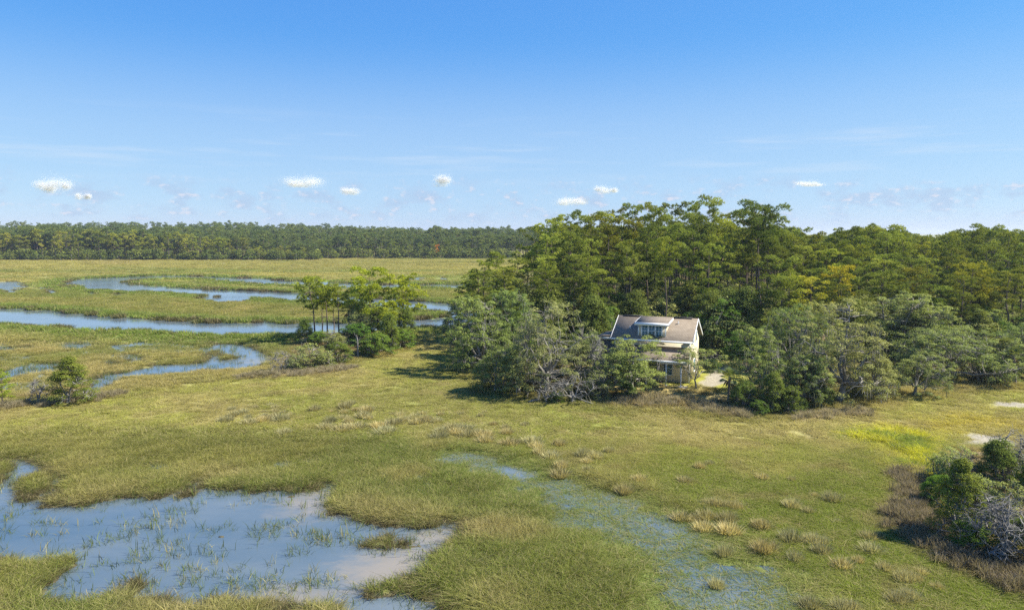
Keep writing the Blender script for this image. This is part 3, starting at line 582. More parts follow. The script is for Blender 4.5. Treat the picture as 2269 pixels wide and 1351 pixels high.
def broad(seed, rx=4.5, ry=4.5, h=8.0, low=1.2, limbs=7, clumps=150, per=75, cr=.62, ln=.20, wd=.11, moss=0, leaf=None, bark=None, cone=0.0, trunk_r=.28, stems=1, gaps=.25, twigs=0, lift=.5, flat=.6, wig=.35, holes=9):
    """crown of leaf clumps on twigs carried by twisting limbs; cone=1 tapers to a point like a cedar"""
    r = np.random.default_rng(seed); tb = MB(); cb = MB(); mb = MB()
    T = []; lobes = randdir(r, 9); lobes[:, 2] = np.abs(lobes[:, 2]); la = r.uniform(-.22, .26, 9)
    hc = randdir(r, holes); hc[:, 2] = np.abs(hc[:, 2]) * .9 - .15; hr = r.uniform(.20, .38, holes)
    while len(T) < clumps:
        d = randdir(r, 1)[0]
        if d[2] < -.35 or (holes and np.any(np.linalg.norm(hc - d, axis=1) < hr)): continue
        k = r.uniform(.5, 1.0) ** .5 if r.uniform() > gaps else r.uniform(.3, .75)
        k *= 1 + (la * np.maximum(0, lobes @ d - .55) * 2.2).sum()
        zc = low + (h - low) * .38; p = np.array([d[0] * rx * k, d[1] * ry * k, zc + d[2] * k * ((h - zc) if d[2] > 0 else (zc - low) / .35)])
        if cone:
            zf = np.clip((p[2] - low * .5) / (h - low * .5), 0, 1); s = (1 - cone) + cone * (1.25 * (1 - zf) ** .8 + .08); p[:2] *= s
        T.append(p)
    T = np.array(T); 
    # limbs to well-spread targets
    idx = [int(r.integers(len(T)))]
    for _ in range(limbs - 1): idx.append(int(np.argmax(np.min(np.linalg.norm(T[:, None] - T[idx][None], axis=-1), axis=1))))
    bases = [np.array([r.normal(0, .25 * (stems > 1)), r.normal(0, .25 * (stems > 1)), -.3]) for _ in range(stems)]
    fork = [b_ + np.array([r.normal(0, .25), r.normal(0, .25), h * r.uniform(.16, .26) + .3]) for b_ in bases]
    pts = []; rads = []
    for b_, f_ in zip(bases, fork): tb.tube(bend(b_, f_, 5, r, .12), np.linspace(trunk_r * 1.25, trunk_r * .8, 5) / math.sqrt(stems), 8)
    for j, i_ in enumerate(idx):
        f_ = fork[j % stems]; e = f_ + (T[i_] - f_) * r.uniform(.82, .95); P = bend(f_ - np.array([0, 0, .1]), e, 8, r, wig, .10); R = np.linspace(trunk_r * .55, .035, 8) / math.sqrt(stems) ** .5
        tb.tube(P, R, 6); q_ = np.linspace(0, 7, 22); pts += [np.array([np.interp(v, range(8), P[:, c_]) for c_ in range(3)]) for v in q_[4:]]
    pts = np.array(pts)
    for p in T:
        d2 = np.linalg.norm(pts - p, axis=1) + .4 * np.maximum(0, pts[:, 2] - p[2]); b_ = pts[int(np.argmin(d2))]
        if np.linalg.norm(b_ - p) > .15: tb.tube(bend(b_, p, 4, r, wig * .8, .05), [.05, .038, .025, .012], 3)
        for _ in range(twigs):
            e = p + randdir(r, 1)[0] * r.uniform(.3, .9) * np.array([1, 1, .8]) + (p - b_) * .25; tb.tube(bend(p, e, 3, r, .3), [.018, .012, .005], 3)
        if per:
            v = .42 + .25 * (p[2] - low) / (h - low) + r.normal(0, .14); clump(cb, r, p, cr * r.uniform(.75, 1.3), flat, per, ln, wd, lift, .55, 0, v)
        if moss and r.uniform() < moss and p[2] > low * .6 + .6:
            k = 5; q_ = p + r.normal(0, .35, (k, 3)); q_[:, 2] = p[2] - r.uniform(0, .3, k); D = np.zeros((k, 3)); D[:, 2] = -r.uniform(.35, 1.0, k); D[:, :2] = r.normal(0, .06, (k, 2)); ph = r.uniform(0, 3.14, k)
            mb.blades(q_, D, np.stack([np.cos(ph), np.sin(ph), 0 * ph], -1) * .055, 0, r.uniform(0, 1, k))
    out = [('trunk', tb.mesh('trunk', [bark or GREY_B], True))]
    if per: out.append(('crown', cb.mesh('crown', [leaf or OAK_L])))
    if moss and mb.V: out.append(('hanging_moss', mb.mesh('hanging_moss', [MOSS])))
    return out

def palmetto(seed, h=5.0, fr=1.5, n=26, dead=8):
    r = np.random.default_rng(seed); tb = MB(); cb = MB(); db = MB()
    P = bend(np.array([0, 0, -.2]), np.array([r.normal(0, .2), r.normal(0, .2), h]), 7, r, .06); tb.tube(P, [.22, .18, .165, .16, .165, .18, .16], 8); top = P[-1]
    def frond(b, a, e, L, droop, nleaf=11):
        d = np.array([math.cos(a) * math.cos(e), math.sin(a) * math.cos(e), math.sin(e)]); st = top + d * L * .12; hub = top + d * L * .55 + np.array([0, 0, -droop * .15])
        b.tube([st, (st + hub) / 2 + [0, 0, .04], hub], [.022, .016, .012], 3)
        side = norm(np.cross(d, [0, 0, 1.0])); upv = np.cross(side, d)
        for k in range(nleaf):
            s = (k / (nleaf - 1) - .5) * 2.5; q_ = norm(d * math.cos(s) + side * math.sin(s) + upv * .12 - np.array([0, 0, droop * .5])); ll = L * .62 * (1 - .22 * abs(s)); mid = hub + q_ * ll * .55; tip = hub + q_ * ll + np.array([0, 0, -droop * ll * .45])
            w_ = norm(np.cross(q_, upv)) * .055; v = float(np.clip(.5 + r.normal(0, .2), 0, 1))
            b.add([hub, mid + w_, tip, mid - w_], [(0, 1, 2), (0, 2, 3)], 0, v)
    for k in range(n): frond(cb, k * 2.4 + r.uniform(-.3, .3), math.radians(-25 + 100 * (k + .5) / n) + r.normal(0, .1), fr * r.uniform(.85, 1.15), r.uniform(.1, .5))
    for k in range(dead): frond(db, k * 2.4 * 1.3 + r.uniform(-.3, .3), math.radians(r.uniform(-70, -35)), fr * r.uniform(.7, .95), .8, 8)
    return [('trunk', tb.mesh('palm_trunk', [PALM_B], True)), ('fronds', cb.mesh('palm_fronds', [PALM_L]))] + ([('dead_fronds', db.mesh('dead_fronds', [DRY_L]))] if dead else [])

def dead_tree(seed, h=4.0, spread=2.0, limbs=9, fine=90, r0=.10, stems=2, wig=.35):
    return broad(seed, spread, spread, h, .4, limbs, fine, 0, bark=DEAD_B, trunk_r=r0, stems=stems, twigs=4, wig=wig)[0][1]

def put(name, parts, px, Y, top=None, h0=1.0, rz=None, sxy=None, label='', cat='tree', group=None, color=None, height=None, py=None, wpx=None, w0=None):
    """stand a plant of own height h0 at photo column px and distance Y so that its top reaches photo row top (or it is `height` tall)"""
    if py is not None: x, Y = ground(px, py, .4); 
    else: x = at_depth(px, 600, Y)[0]
    z = float(zat(x, Y)[0])
    if height is None: height = at_depth(px, top, Y)[2] - z
    s = height / h0; k = sxy if sxy else s
    if wpx: k = wpx / F * Y / w0
    return thing(name, parts, (float(x), float(Y), z), random.uniform(0, 6.28) if rz is None else rz, (k, k, s), label, cat, group, color)
random.seed(11)

# ------------------------------------------------------------------ the cottage
SHINGLE = None
m_, t_ = mat('roof_shingles'); n = NT(t_)
co = n.n('ShaderNodeTexCoord').outputs['Object']; mp = n.n('ShaderNodeMapping'); n.put(mp.inputs[0], co); mp.inputs['Scale'].default_value = (1, 1, 1.8)
sp_ = n.n('ShaderNodeSeparateXYZ'); n.put(sp_.inputs[0], mp.outputs[0]); cb_ = n.n('ShaderNodeCombineXYZ'); n.put(cb_.inputs[0], sp_.outputs[0]); n.put(cb_.inputs[1], sp_.outputs[2])
br = n.n('ShaderNodeTexBrick'); br.offset = .5; br.inputs['Scale'].default_value = 1.0; br.inputs['Brick Width'].default_value = .30; br.inputs['Row Height'].default_value = .22; br.inputs['Mortar Size'].default_value = .018
br.inputs['Color1'].default_value = (.190, .155, .118, 1); br.inputs['Color2'].default_value = (.240, .198, .152, 1); br.inputs['Mortar'].default_value = (.145, .118, .092, 1); n.put(br.inputs['Vector'], cb_.outputs[0])
k = n.ramp(n.noise(1.3, 5, co), .3, .7, .92, 1.08); cc = n.n('ShaderNodeCombineColor'); [n.put(cc.inputs[j], k) for j in range(3)]
pr = n.n('ShaderNodeBsdfPrincipled'); n.put(pr.inputs['Base Color'], n.mix(1.0, br.outputs[0], cc.outputs[0], 'MULTIPLY')); pr.inputs['Roughness'].default_value = .92; pr.inputs['Specular IOR Level'].default_value = .15; n.out(pr.outputs[0]); SHINGLE = m_
m_, t_ = mat('cream_lap_siding'); n = NT(t_)
co = n.n('ShaderNodeTexCoord').outputs['Object']; wv = n.n('ShaderNodeTexWave', bands_direction='Z', wave_profile='SAW'); wv.inputs['Scale'].default_value = 1.75; n.put(wv.inputs['Vector'], co)
pr = n.n('ShaderNodeBsdfPrincipled'); k = n.ramp(n.noise(1.5, 4, co), .3, .7, .92, 1.06); cc = n.n('ShaderNodeCombineColor'); [n.put(cc.inputs[j], k) for j in range(3)]
n.put(pr.inputs['Base Color'], n.mix(1.0, (.72, .63, .45, 1), cc.outputs[0], 'MULTIPLY')); pr.inputs['Roughness'].default_value = .6
bp = n.n('ShaderNodeBump'); bp.inputs['Distance'].default_value = .03; bp.inputs['Strength'].default_value = .8; n.put(bp.inputs['Height'], wv.outputs[1]); n.put(pr.inputs['Normal'], bp.outputs[0]); n.out(pr.outputs[0]); SIDING = m_
TRIM = plain_mat('white_trim_paint', (.78, .78, .76), .5, .4, 3, .05); SLAB = plain_mat('porch_concrete', (.46, .40, .33), .85, .2, 2.5, .15); DARK = plain_mat('dark_roof_vent', (.05, .045, .04), .8); METAL = plain_mat('vent_pipe_paint', (.55, .53, .5), .5)
SCREEN = plain_mat('porch_screen', (.10, .105, .10), .6); DOOR = plain_mat('painted_door', (.20, .26, .27), .5)
m_, t_ = mat('window_glass'); n = NT(t_); pr = n.n('ShaderNodeBsdfPrincipled'); pr.inputs['Base Color'].default_value = (.055, .16, .20, 1); pr.inputs['Roughness'].default_value = .05; pr.inputs['IOR'].default_value = 1.6; n.out(pr.outputs[0]); GLASS = m_

HR = -math.radians(23); HW, HD, EZ, RZ = 8.7, 6.3, 5.0, 6.98        # width, depth, eave and ridge height above the slab
hx, hy = ground(1527, 851, .95); hz = .95
hx -= math.cos(HR) * HW / 2; hy -= math.sin(HR) * HW / 2
house = bpy.data.objects.new('cottage', None); COL.objects.link(house); house.location = (float(hx), float(hy), hz); house.rotation_euler = (0, 0, HR)
tag(house, 'cream two storey cottage with brown shingle roof and a wide dormer behind oaks', 'house')
def part(name, parent, mats, fn, smooth=False):
    b = MB(); fn(b); return obj(name, b.mesh(name, mats, smooth), parent)
XL, XR = -HW / 2, HW / 2; YM = HD / 2; sl = (RZ - EZ) / YM
part('wall', house, [SIDING], lambda b: (b.box(XL, XR, 0, .18, -.6, EZ), b.box(XL, XR, HD - .18, HD, -.6, EZ),
     b.prism([(0.18, -.6), (HD - .18, -.6), (HD - .18, EZ + .16), (YM, RZ - .02), (.18, EZ + .16)], 'x', XL, XL + .18), b.prism([(.18, -.6), (HD - .18, -.6), (HD - .18, EZ + .16), (YM, RZ - .02), (.18, EZ + .16)], 'x', XR - .18, XR)))
ov = .45; th_ = .16
def slope(y0, y1, za, zb, x0, x1, t=th_):
    return lambda b: b.prism([(y0, za), (y1, zb), (y1, zb + t), (y0, za + t)], 'x', x0, x1)
roof = part('roof', house, [SHINGLE], lambda b: (slope(-ov, YM, EZ - ov * sl, RZ, XL - .35, XR + .35)(b), slope(HD + ov, YM + .002, EZ - ov * sl, RZ, XL - .35, XR + .35)(b)))
for x0, x1 in ((XL + .25, XL + 2.6), (1.9, XR - .3)): part('ridge_vent', roof, [DARK], lambda b: b.prism([(YM - .16, RZ + th_ - .02), (YM, RZ + th_ + .10), (YM + .16, RZ + th_ - .02)], 'x', x0, x1))
for xv, yv in ((-2.8, 1.1), (2.6, 2.2)): part('vent_pipe', roof, [METAL], lambda b: b.tube([(xv, yv, EZ + yv * sl), (xv, yv, EZ + yv * sl + .42), (xv, yv, EZ + yv * sl + .46)], [.06, .06, .001], 8))
def rake(x0, x1):
    return lambda b: (b.prism([(-ov - .02, EZ - ov * sl - .04), (YM, RZ - .04), (YM, RZ + th_ + .015), (-ov - .02, EZ - ov * sl + th_ + .015)], 'x', x0, x1), b.prism([(HD + ov + .02, EZ - ov * sl - .04), (YM, RZ - .04), (YM, RZ + th_ + .015), (HD + ov + .02, EZ - ov * sl + th_ + .015)], 'x', x0, x1))
part('rake_board', house, [TRIM], rake(XR + .352, XR + .40)); part('rake_board', house, [TRIM], rake(XL - .40, XL - .352))
part('eave_board', house, [TRIM], lambda b: b.box(XL - .35, XR + .35, -ov - .06, -ov - .003, EZ - ov * sl - .05, EZ - ov * sl + th_ - .01))
for xc in (XL - .02, XR - .14): part('corner_board', house, [TRIM], lambda b: b.box(xc, xc + .16, -.025, .10, -.55, EZ - .25))
def window(name, parent, xc, yf, z0, w, h, rows=2, cols=2, depth=.10):
    wroot = part(name, parent, [TRIM], lambda b: (b.box(xc - w / 2 - .11, xc - w / 2, yf - .05, yf + .05, z0 - .1, z0 + h + .12), b.box(xc + w / 2, xc + w / 2 + .11, yf - .05, yf + .05, z0 - .1, z0 + h + .12),
         b.box(xc - w / 2, xc + w / 2, yf - .05, yf + .05, z0 + h, z0 + h + .12), b.box(xc - w / 2, xc + w / 2, yf - .08, yf + .05, z0 - .1, z0)))
    part('pane', wroot, [GLASS], lambda b: b.box(xc - w / 2, xc + w / 2, yf - .005, yf + .03, z0, z0 + h))
    part('sash_bar', wroot, [TRIM], lambda b: (b.box(xc - w / 2, xc + w / 2, yf - .035, yf - .008, z0 + h * .5 - .03, z0 + h * .5 + .03), [b.box(xc - .014, xc + .014, yf - .03, yf - .008, z0 + (h * .5 + .03) * q_, z0 + h * .5 * (1 + q_) - .03 * (1 - q_)) for q_ in (0, 1)],
         [b.box(xc - w / 2, xc - .014, yf - .03, yf - .008, z0 + h * q_ - .012, z0 + h * q_ + .012) for q_ in (.25, .75)], [b.box(xc + .014, xc + w / 2, yf - .03, yf - .008, z0 + h * q_ - .012, z0 + h * q_ + .012) for q_ in (.25, .75)]))
    return wroot
# shed dormer
DX0, DX1, DY = -1.62, 1.58, .12; DB = EZ + DY * sl - .05; DT = 6.68
dorm = part('dormer', house, [SIDING], lambda b: (b.box(DX0, DX1, DY, DY + .14, DB, DT), b.prism([(DY + .14, DB + .14 * sl), (YM - .6, EZ + (YM - .6) * sl), (YM - .6, 6.85), (DY + .14, DT + .1)], 'x', DX1 - .14, DX1), b.prism([(DY + .14, DB + .14 * sl), (YM - .6, EZ + (YM - .6) * sl), (YM - .6, 6.85), (DY + .14, DT + .1)], 'x', DX0, DX0 + .14)))
ds = (RZ + th_ + .03 - (DT + .02)) / (YM - DY + .0)
part('dormer_roof', dorm, [SHINGLE], lambda b: b.prism([(DY - .26, DT + .02 - .26 * ds), (YM - .05, RZ + .10), (YM - .05, RZ + .19), (DY - .26, DT + .14 - .26 * ds)], 'x', DX0 - .3, DX1 + .3))
part('dormer_fascia', dorm, [TRIM], lambda b: (b.box(DX0 - .34, DX1 + .34, DY - .48, DY - .263, DT - .16 - .26 * ds, DT + .15 - .26 * ds), b.prism([(DY - .26, DT - .20 - .26 * ds), (YM - .4, RZ - .15), (YM - .4, RZ + .14), (DY - .26, DT + .15 - .26 * ds)], 'x', DX1 + .303, DX1 + .35), b.prism([(DY - .26, DT - .20 - .26 * ds), (YM - .4, RZ - .15), (YM - .4, RZ + .14), (DY - .26, DT + .15 - .26 * ds)], 'x', DX0 - .35, DX0 - .303)))
for xc in (DX0 - .02, DX1 - .10): part('dormer_corner', dorm, [TRIM], lambda b: b.box(xc, xc + .12, DY - .03, DY + .05, DB, DT - .1))
for xc in (-.82, -.02, .78): window('window', dorm, xc, DY - .02, DB + .16, .62, 1.24)
# side window high in the sunny gable, and lower windows and door
def side_window(yc, z0, w, h):
    wroot = part('gable_window', house, [TRIM], lambda b: (b.box(XR + .002, XR + .05, yc - w / 2 - .1, yc - w / 2, z0 - .1, z0 + h + .1), b.box(XR + .002, XR + .05, yc + w / 2, yc + w / 2 + .1, z0 - .1, z0 + h + .1), b.box(XR + .002, XR + .05, yc - w / 2, yc + w / 2, z0 + h, z0 + h + .1), b.box(XR + .002, XR + .07, yc - w / 2, yc + w / 2, z0 - .1, z0)))
    part('pane', wroot, [GLASS], lambda b: b.box(XR + .004, XR + .02, yc - w / 2, yc + w / 2, z0, z0 + h))
side_window(2.2, 4.4, .7, 1.1); side_window(4.1, 4.4, .7, 1.1); side_window(3.1, 1.0, .9, 1.4)
for xc in (1.9, -1.6): window('window', house, xc, -.01, .95, .95, 1.35)
dr = part('front_door', house, [DOOR], lambda b: b.box(-.15, .75, -.05, -.004, .02, 2.1)); part('handle', dr, [METAL], lambda b: b.tube([(.66, -.05, 1.0), (.66, -.10, 1.0), (.66, -.13, 1.0)], [.03, .03, .03], 6))
# front porch
PD = 1.95
porch = part('porch_slab', house, [SLAB], lambda b: b.box(XL - .1, XR + .05, -PD - .2, -.002, -.6, 0)); 
for xc in (XL + .2, -2.3, -.1, 2.1, 3.75): part('porch_post', house, [TRIM], lambda b: (b.box(xc - .07, xc + .07, -PD - .07, -PD + .07, .12, 2.38), b.box(xc - .11, xc + .11, -PD - .11, -PD + .11, .002, .12), b.box(xc - .11, xc + .11, -PD - .11, -PD + .11, 2.38, 2.48)))
part('porch_beam', house, [TRIM], lambda b: b.box(XL - .1, XR + .02, -PD - .1, -PD + .1, 2.482, 2.78))
part('porch_roof', house, [SHINGLE], lambda b: b.prism([(-PD - .45, 2.79), (-.002, 4.02), (-.002, 4.14), (-PD - .45, 2.91)], 'x', XL - .3, XR + .12))
part('porch_fascia', house, [TRIM], lambda b: b.box(XL - .3, XR + .12, -PD - .50, -PD - .453, 2.70, 2.93))
# two-storey screened side porch on the left
sp = part('side_porch', house, [TRIM], lambda b: ([b.box(x0, x0 + .14, y0, y0 + .14, -.4, 4.55) for x0 in (XL - 1.9,) for y0 in (.3, 2.2, 4.2)], b.box(XL - 1.95, XL - .003, .25, 4.4, 2.30, 2.55), b.box(XL - 1.98, XL - .003, .22, 4.42, 4.552, 4.80), b.box(XL - 1.85, XL - .003, .33, .40, 3.35, 3.43)))
part('screen', sp, [SCREEN], lambda b: (b.box(XL - 1.84, XL - .004, .45, .47, 2.56, 4.54), b.box(XL - 1.84, XL - .004, .45, .47, -.3, 2.29), b.box(XL - 1.83, XL - 1.81, .48, 4.2, 2.56, 4.54)))
part('side_porch_roof', sp, [SHINGLE], lambda b: b.prism([(XL - 2.15, 4.805), (XL - .40, 5.02), (XL - .40, 5.12), (XL - 2.15, 4.90)], 'y', .05, 4.5))

# ------------------------------------------------------------------ plants: prototypes
PINES = [pine(20 + j, 20, (.48, .42, .56, .46, .60, .40, .54, .46)[j], (2.8, 3.2, 2.5, 3.1, 2.6, 3.5, 2.9, 2.4)[j], (17, 15, 18, 16, 19, 14, 17, 16)[j]) for j in range(8)]
YPINES = [pine(40 + j, 12, .84, 2.6, 22, 40, .25, .075) for j in range(2)]                    # young, crowned nearly to the ground
ISLEP = [pine(50 + j, 11, (.50, .46, .70, .55)[j], (2.3, 2.0, 2.6, 2.8)[j], (15, 13, 19, 16)[j], 46, .26, .085) for j in range(4)]
FLATP = pine(60, 22, .34, 4.6, 15, flat_top=True)
OAKS = [broad(70, 5.2, 5.0, 9.5, .3, 9, 285, 105, .60, .165, .095, .30, trunk_r=.34), broad(71, 5.6, 5.2, 9.0, .4, 10, 280, 95, .58, .16, .09, .3, trunk_r=.36, gaps=.3, twigs=1), broad(72, 4.2, 4.0, 6.8, .3, 7, 195, 100, .56, .16, .09, .2, trunk_r=.22),
        broad(73, 3.4, 3.2, 6.6, 2.6, 7, 95, 62, .55, .18, .10, .1, trunk_r=.115, twigs=1, wig=.5), broad(74, 6.5, 5.0, 6.6, .5, 10, 265, 95, .62, .17, .10, .4, trunk_r=.34, twigs=1)]
GREEN = [broad(80, 4.2, 4.0, 9.0, .8, 7, 230, 80, .70, .20, .125, 0, BROAD_L, trunk_r=.2, lift=.6)]
CEDARS = [broad(85, 1.9, 1.8, 4.6, .2, 7, 210, 85, .36, .13, .055, 0, CEDAR_L, DEAD_B, cone=.75, trunk_r=.12, stems=2, flat=.8), broad(86, 1.5, 1.5, 4.4, .2, 6, 170, 80, .36, .13, .055, 0, CEDAR_L, DEAD_B, cone=.45, trunk_r=.10, flat=.9), broad(87, 1.7, 1.6, 3.2, .1, 7, 190, 80, .34, .12, .055, 0, CEDAR_L, DEAD_B, cone=.2, trunk_r=.10, stems=3, flat=.8)]
SHRUBS = [broad(90, 1.9, 1.8, 2.6, .1, 8, 130, 70, .40, .14, .075, 0, BROAD_L, GREY_B, trunk_r=.07, stems=4, gaps=.3), broad(91, 2.0, 1.9, 2.9, .1, 8, 110, 55, .42, .15, .075, .1, OAK_L, GREY_B, trunk_r=.08, stems=4, twigs=2, gaps=.35)]
PALMS = [palmetto(95, 4.6), palmetto(96, 3.4, 1.35, 22, 12), palmetto(97, 1.4, 1.3, 20, 5)]
DEADS = [dead_tree(98, 3.0, 1.7, 9, 80, .09, 3), dead_tree(99, 4.0, 1.9, 8, 110, .10, 2), dead_tree(101, 3.2, 2.3, 9, 60, .14, 1, .55)]

# ------------------------------------------------------------------ the pine stand behind the cottage
SIL = [(980, 690), (1000, 655), (1040, 607), (1075, 572), (1110, 550), (1150, 527), (1190, 503), (1215, 480), (1240, 474), (1290, 478), (1330, 463), (1400, 457), (1440, 453), (1480, 446), (1520, 456), (1575, 444), (1620, 470), (1690, 470), (1740, 490), (1765, 512), (1800, 522), (1840, 522), (1880, 506), (1920, 502), (1960, 514), (1990, 506), (2030, 524), (2100, 520), (2180, 507), (2230, 509), (2269, 518), (2500, 515)]
SX, SY = zip(*SIL); sil = lambda px: float(np.interp(px, SX, SY))
def pine_color(px):
    g = random.uniform(.65, 1.4); y = random.random()
    if y > .9: return (1.3 * g, 1.15 * g, .9 * g)
    return (g, g, g * random.uniform(.85, 1.1))
ROWS = [(104, .62, 58), (113, .42, 56), (122, .25, 54), (133, .10, 52), (146, .0, 50)]
for ri, (d0, drop, step) in enumerate(ROWS):
    px = 1075 + 17 * ri if ri < 3 else 1130 + 13 * ri
    while px < 2330:
        d = d0 + random.uniform(-4, 4); p_ = px + random.uniform(-14, 14)
        s0 = sil(p_); base_top = 690 if p_ < 1750 else 680
        top = s0 + (base_top - s0) * drop + random.uniform(-14, 16) * (1 if ri < 4 else .35)
        if ri == 4: top = max(top, s0 - 6)
        # keep the rows clear of the cottage and its yard
        skip = (ri == 0 and 1330 < p_ < 1600) or (ri <= 1 and (1650 < p_ < 1722 or 1448 < p_ < 1512)) or (ri == 2 and 1662 < p_ < 1712) or (ri <= 1 and p_ < 1120 and random.random() < .3)
        if not skip:
            if p_ < 1185: lab, grp = 'pine on the left shoulder of the stand', 'pines on the left shoulder of the stand'
            elif p_ < 1770: lab, grp = ('tall pine in the front rows behind the cottage', 'front pines behind the cottage') if ri < 3 else ('tall skyline pine behind the cottage', 'skyline pines behind the cottage')
            else: lab, grp = ('pine just behind the mossy oaks right of the cottage', 'pines behind the right hand oaks') if ri < 3 else ('pine on the lower skyline right of the cottage', 'skyline pines right of the cottage')
            v = PINES[random.randrange(8)]; dz = at_depth(p_, top, d)[2]
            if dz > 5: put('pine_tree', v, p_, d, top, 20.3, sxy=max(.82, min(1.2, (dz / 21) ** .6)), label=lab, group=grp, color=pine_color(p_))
        px += step * random.uniform(.8, 1.25) * 120 / d0
put('pine_tree', FLATP, 1688, 118, 457, 22.2, .4, 1.0, 'tallest flat-topped pine right of the cottage with two bare trunks against the dark wood', 'tree', color=(.85, .9, .95))
put('pine_tree', PINES[1], 1702, 121, 468, 20.3, 2.0, .75, 'slimmer pine hidden close behind the tall flat-topped pine', 'tree', color=(.85, .9, .95))
put('pine_tree', FLATP, 1478, 103, 537, 22.2, 2.2, .62, 'broad round-crowned pine directly behind the cottage dormer', 'tree', color=(1.15, 1.15, 1))
put('pine_tree', YPINES[0], 1748, 100, 612, 12.2, 1, None, 'bushy bright green young pine left of the mossy oaks', 'tree', color=(1.35, 1.3, 1))
put('pine_tree', YPINES[1], 1712, 98, 690, 12.2, 4, 1.0, 'short leafy young pine beside the round green tree', 'tree', color=(1.3, 1.25, 1))
put('pine_tree', YPINES[1], 1860, 108, 590, 12.2, 2, None, 'yellow needled young pine above the mossy oaks', 'tree', color=(1.9, 1.45, .8))
put('pine_tree', YPINES[0], 2150, 104, 585, 12.2, 3, None, 'yellowish open young pine above the far right oaks', 'tree', color=(1.45, 1.25, .9))
for px, d, top, v, lab in [(1012, 128, 650, 2, 'short pine at the very left tip of the wooded point'), (1036, 124, 622, 0, 'dark rounded pine stepping up from the left tip'), (1058, 119, 600, 4, 'full pine above the broad green live oak'), (1082, 116, 580, 2, 'pine on the slope of crowns above the left oaks'), (1048, 134, 606, 4, 'pine behind the left tip of the point'), (1102, 122, 560, 0, 'tall pine high on the left slope of crowns')]:
    put('pine_tree', PINES[v], px, d, top, 20.3, sxy=.80, label=lab, group='pines stepping up from the left tip', color=(1, 1.05, 1))
# ------------------------------------------------------------------ live oaks and mixed edge
E = [('live_oak', OAKS[0], 1065, 92, 655, 9.6, 175, 10.6, 'broad green live oak at the left tip of the wooded point', (.85, 1.0, .85)),
     ('live_oak', OAKS[2], 1012, 118, 672, 7.0, 90, 8.6, 'dark live oak overhanging the creek at the far left tip', (.8, .9, .9)),
     ('live_oak', OAKS[1], 1215, 80, 686, 9.2, 205, 11.4, 'silvery live oak with bare twisting limbs left of the cottage', (1.15, 1.1, 1.25)),
     ('live_oak', OAKS[2], 1150, 80, 765, 7.0, 140, 8.6, 'low live oak draped with grey moss at the front of the left wood', (.95, 1, 1)),
     ('live_oak', OAKS[2], 1408, 78, 754, 7.0, 178, 8.6, 'leafy live oak screening the left half of the cottage porch', (1, 1.1, .9)),
     ('live_oak', OAKS[3], 1550, 79.5, 760, 7.0, 120, 7.0, 'slender live oak with open branches before the cottage right corner', (1.1, 1.15, 1)),
     ('live_oak', OAKS[0], 1700, 76, 722, 9.6, 150, 10.6, 'dense live oak just right of the cottage yard', (.95, 1.05, .9)),
     ('live_oak', OAKS[1], 1872, 76, 690, 9.2, 235, 11.4, 'big silvery live oak hung with grey moss right of the cottage', (1.15, 1.1, 1.2)),
     ('live_oak', OAKS[0], 1990, 99, 646, 9.6, 200, 10.6, 'tall pale green live oak behind the big mossy oak', (1.1, 1.15, 1.05)),
     ('live_oak', OAKS[4], 2105, 87, 738, 6.8, 260, 13.2, 'wide low live oak with a dark hollow under its limbs at right', (1, 1.08, .95)),
     ('live_oak', OAKS[0], 1830, 95, 668, 9.6, 120, 10.6, 'rounded live oak peeping out above the big mossy oak', (1.2, 1.2, 1.05)),
     ('live_oak', OAKS[2], 2040, 79, 780, 7.0, 130, 8.6, 'small mossy live oak in front of the dark hollow', (1.05, 1.1, 1.05)),
     ('live_oak', OAKS[4], 2290, 92, 720, 6.8, 200, 13.2, 'live oak cut off by the right edge of the view', (1, 1.1, .9)),
     ('live_oak', OAKS[3], 1352, 79, 772, 7.0, 90, 7.0, 'thin live oak before the screened side porch', (1, 1.1, .95)),
     ('live_oak', OAKS[0], 1150, 97, 640, 9.6, 150, 10.6, 'green live oak rising behind the silvery oak', (.85, 1, .85)),
     ('live_oak', OAKS[2], 1095, 81, 770, 7.0, 120, 8.6, 'shadowed live oak low on the left front of the wood', (.85, .95, .85)),
     ('live_oak', OAKS[2], 1280, 84, 735, 7.0, 110, 8.6, 'mid sized live oak at the right of the silvery oak', (1, 1.05, 1)),
     ('live_oak', OAKS[4], 1755, 88, 690, 6.8, 150, 13.2, 'live oak filling the gap behind the dense right oak', (1, 1.1, .9)),
     ('live_oak', OAKS[2], 1790, 74, 790, 7.0, 120, 8.6, 'small live oak between the cedars and the big mossy oak', (.95, 1.05, .9)),
     ('live_oak', OAKS[2], 1945, 77.5, 770, 7.0, 130, 8.6, 'small grey live oak at the right foot of the big mossy oak', (1.1, 1.1, 1.15)),
     ('live_oak', OAKS[0], 2070, 97, 672, 9.6, 160, 10.6, 'live oak with a pale rounded top above the wide low oak', (1.05, 1.15, 1)),
     ('live_oak', OAKS[2], 2185, 86, 765, 7.0, 130, 8.6, 'live oak at the right end of the wide low oak', (1, 1.1, .95)),
     ('live_oak', OAKS[0], 2180, 102, 680, 9.6, 140, 10.6, 'green live oak behind the right hand palmettos', (.9, 1.05, .85)),
     ('leafy_tree', GREEN[0], 1602, 100, 660, 9.3, 135, 9.0, 'round dense bright green tree behind the cottage right gable', (1, 1.05, .9)),
     ('leafy_tree', GREEN[0], 1340, 99, 690, 9.3, 70, 9.0, 'dark green tree behind the cottage left end', (.65, .75, .8)),
     ('leafy_tree', GREEN[0], 1655, 92, 735, 9.3, 90, 9.0, 'smaller green tree between the round tree and the oaks', (.75, .9, .8))]
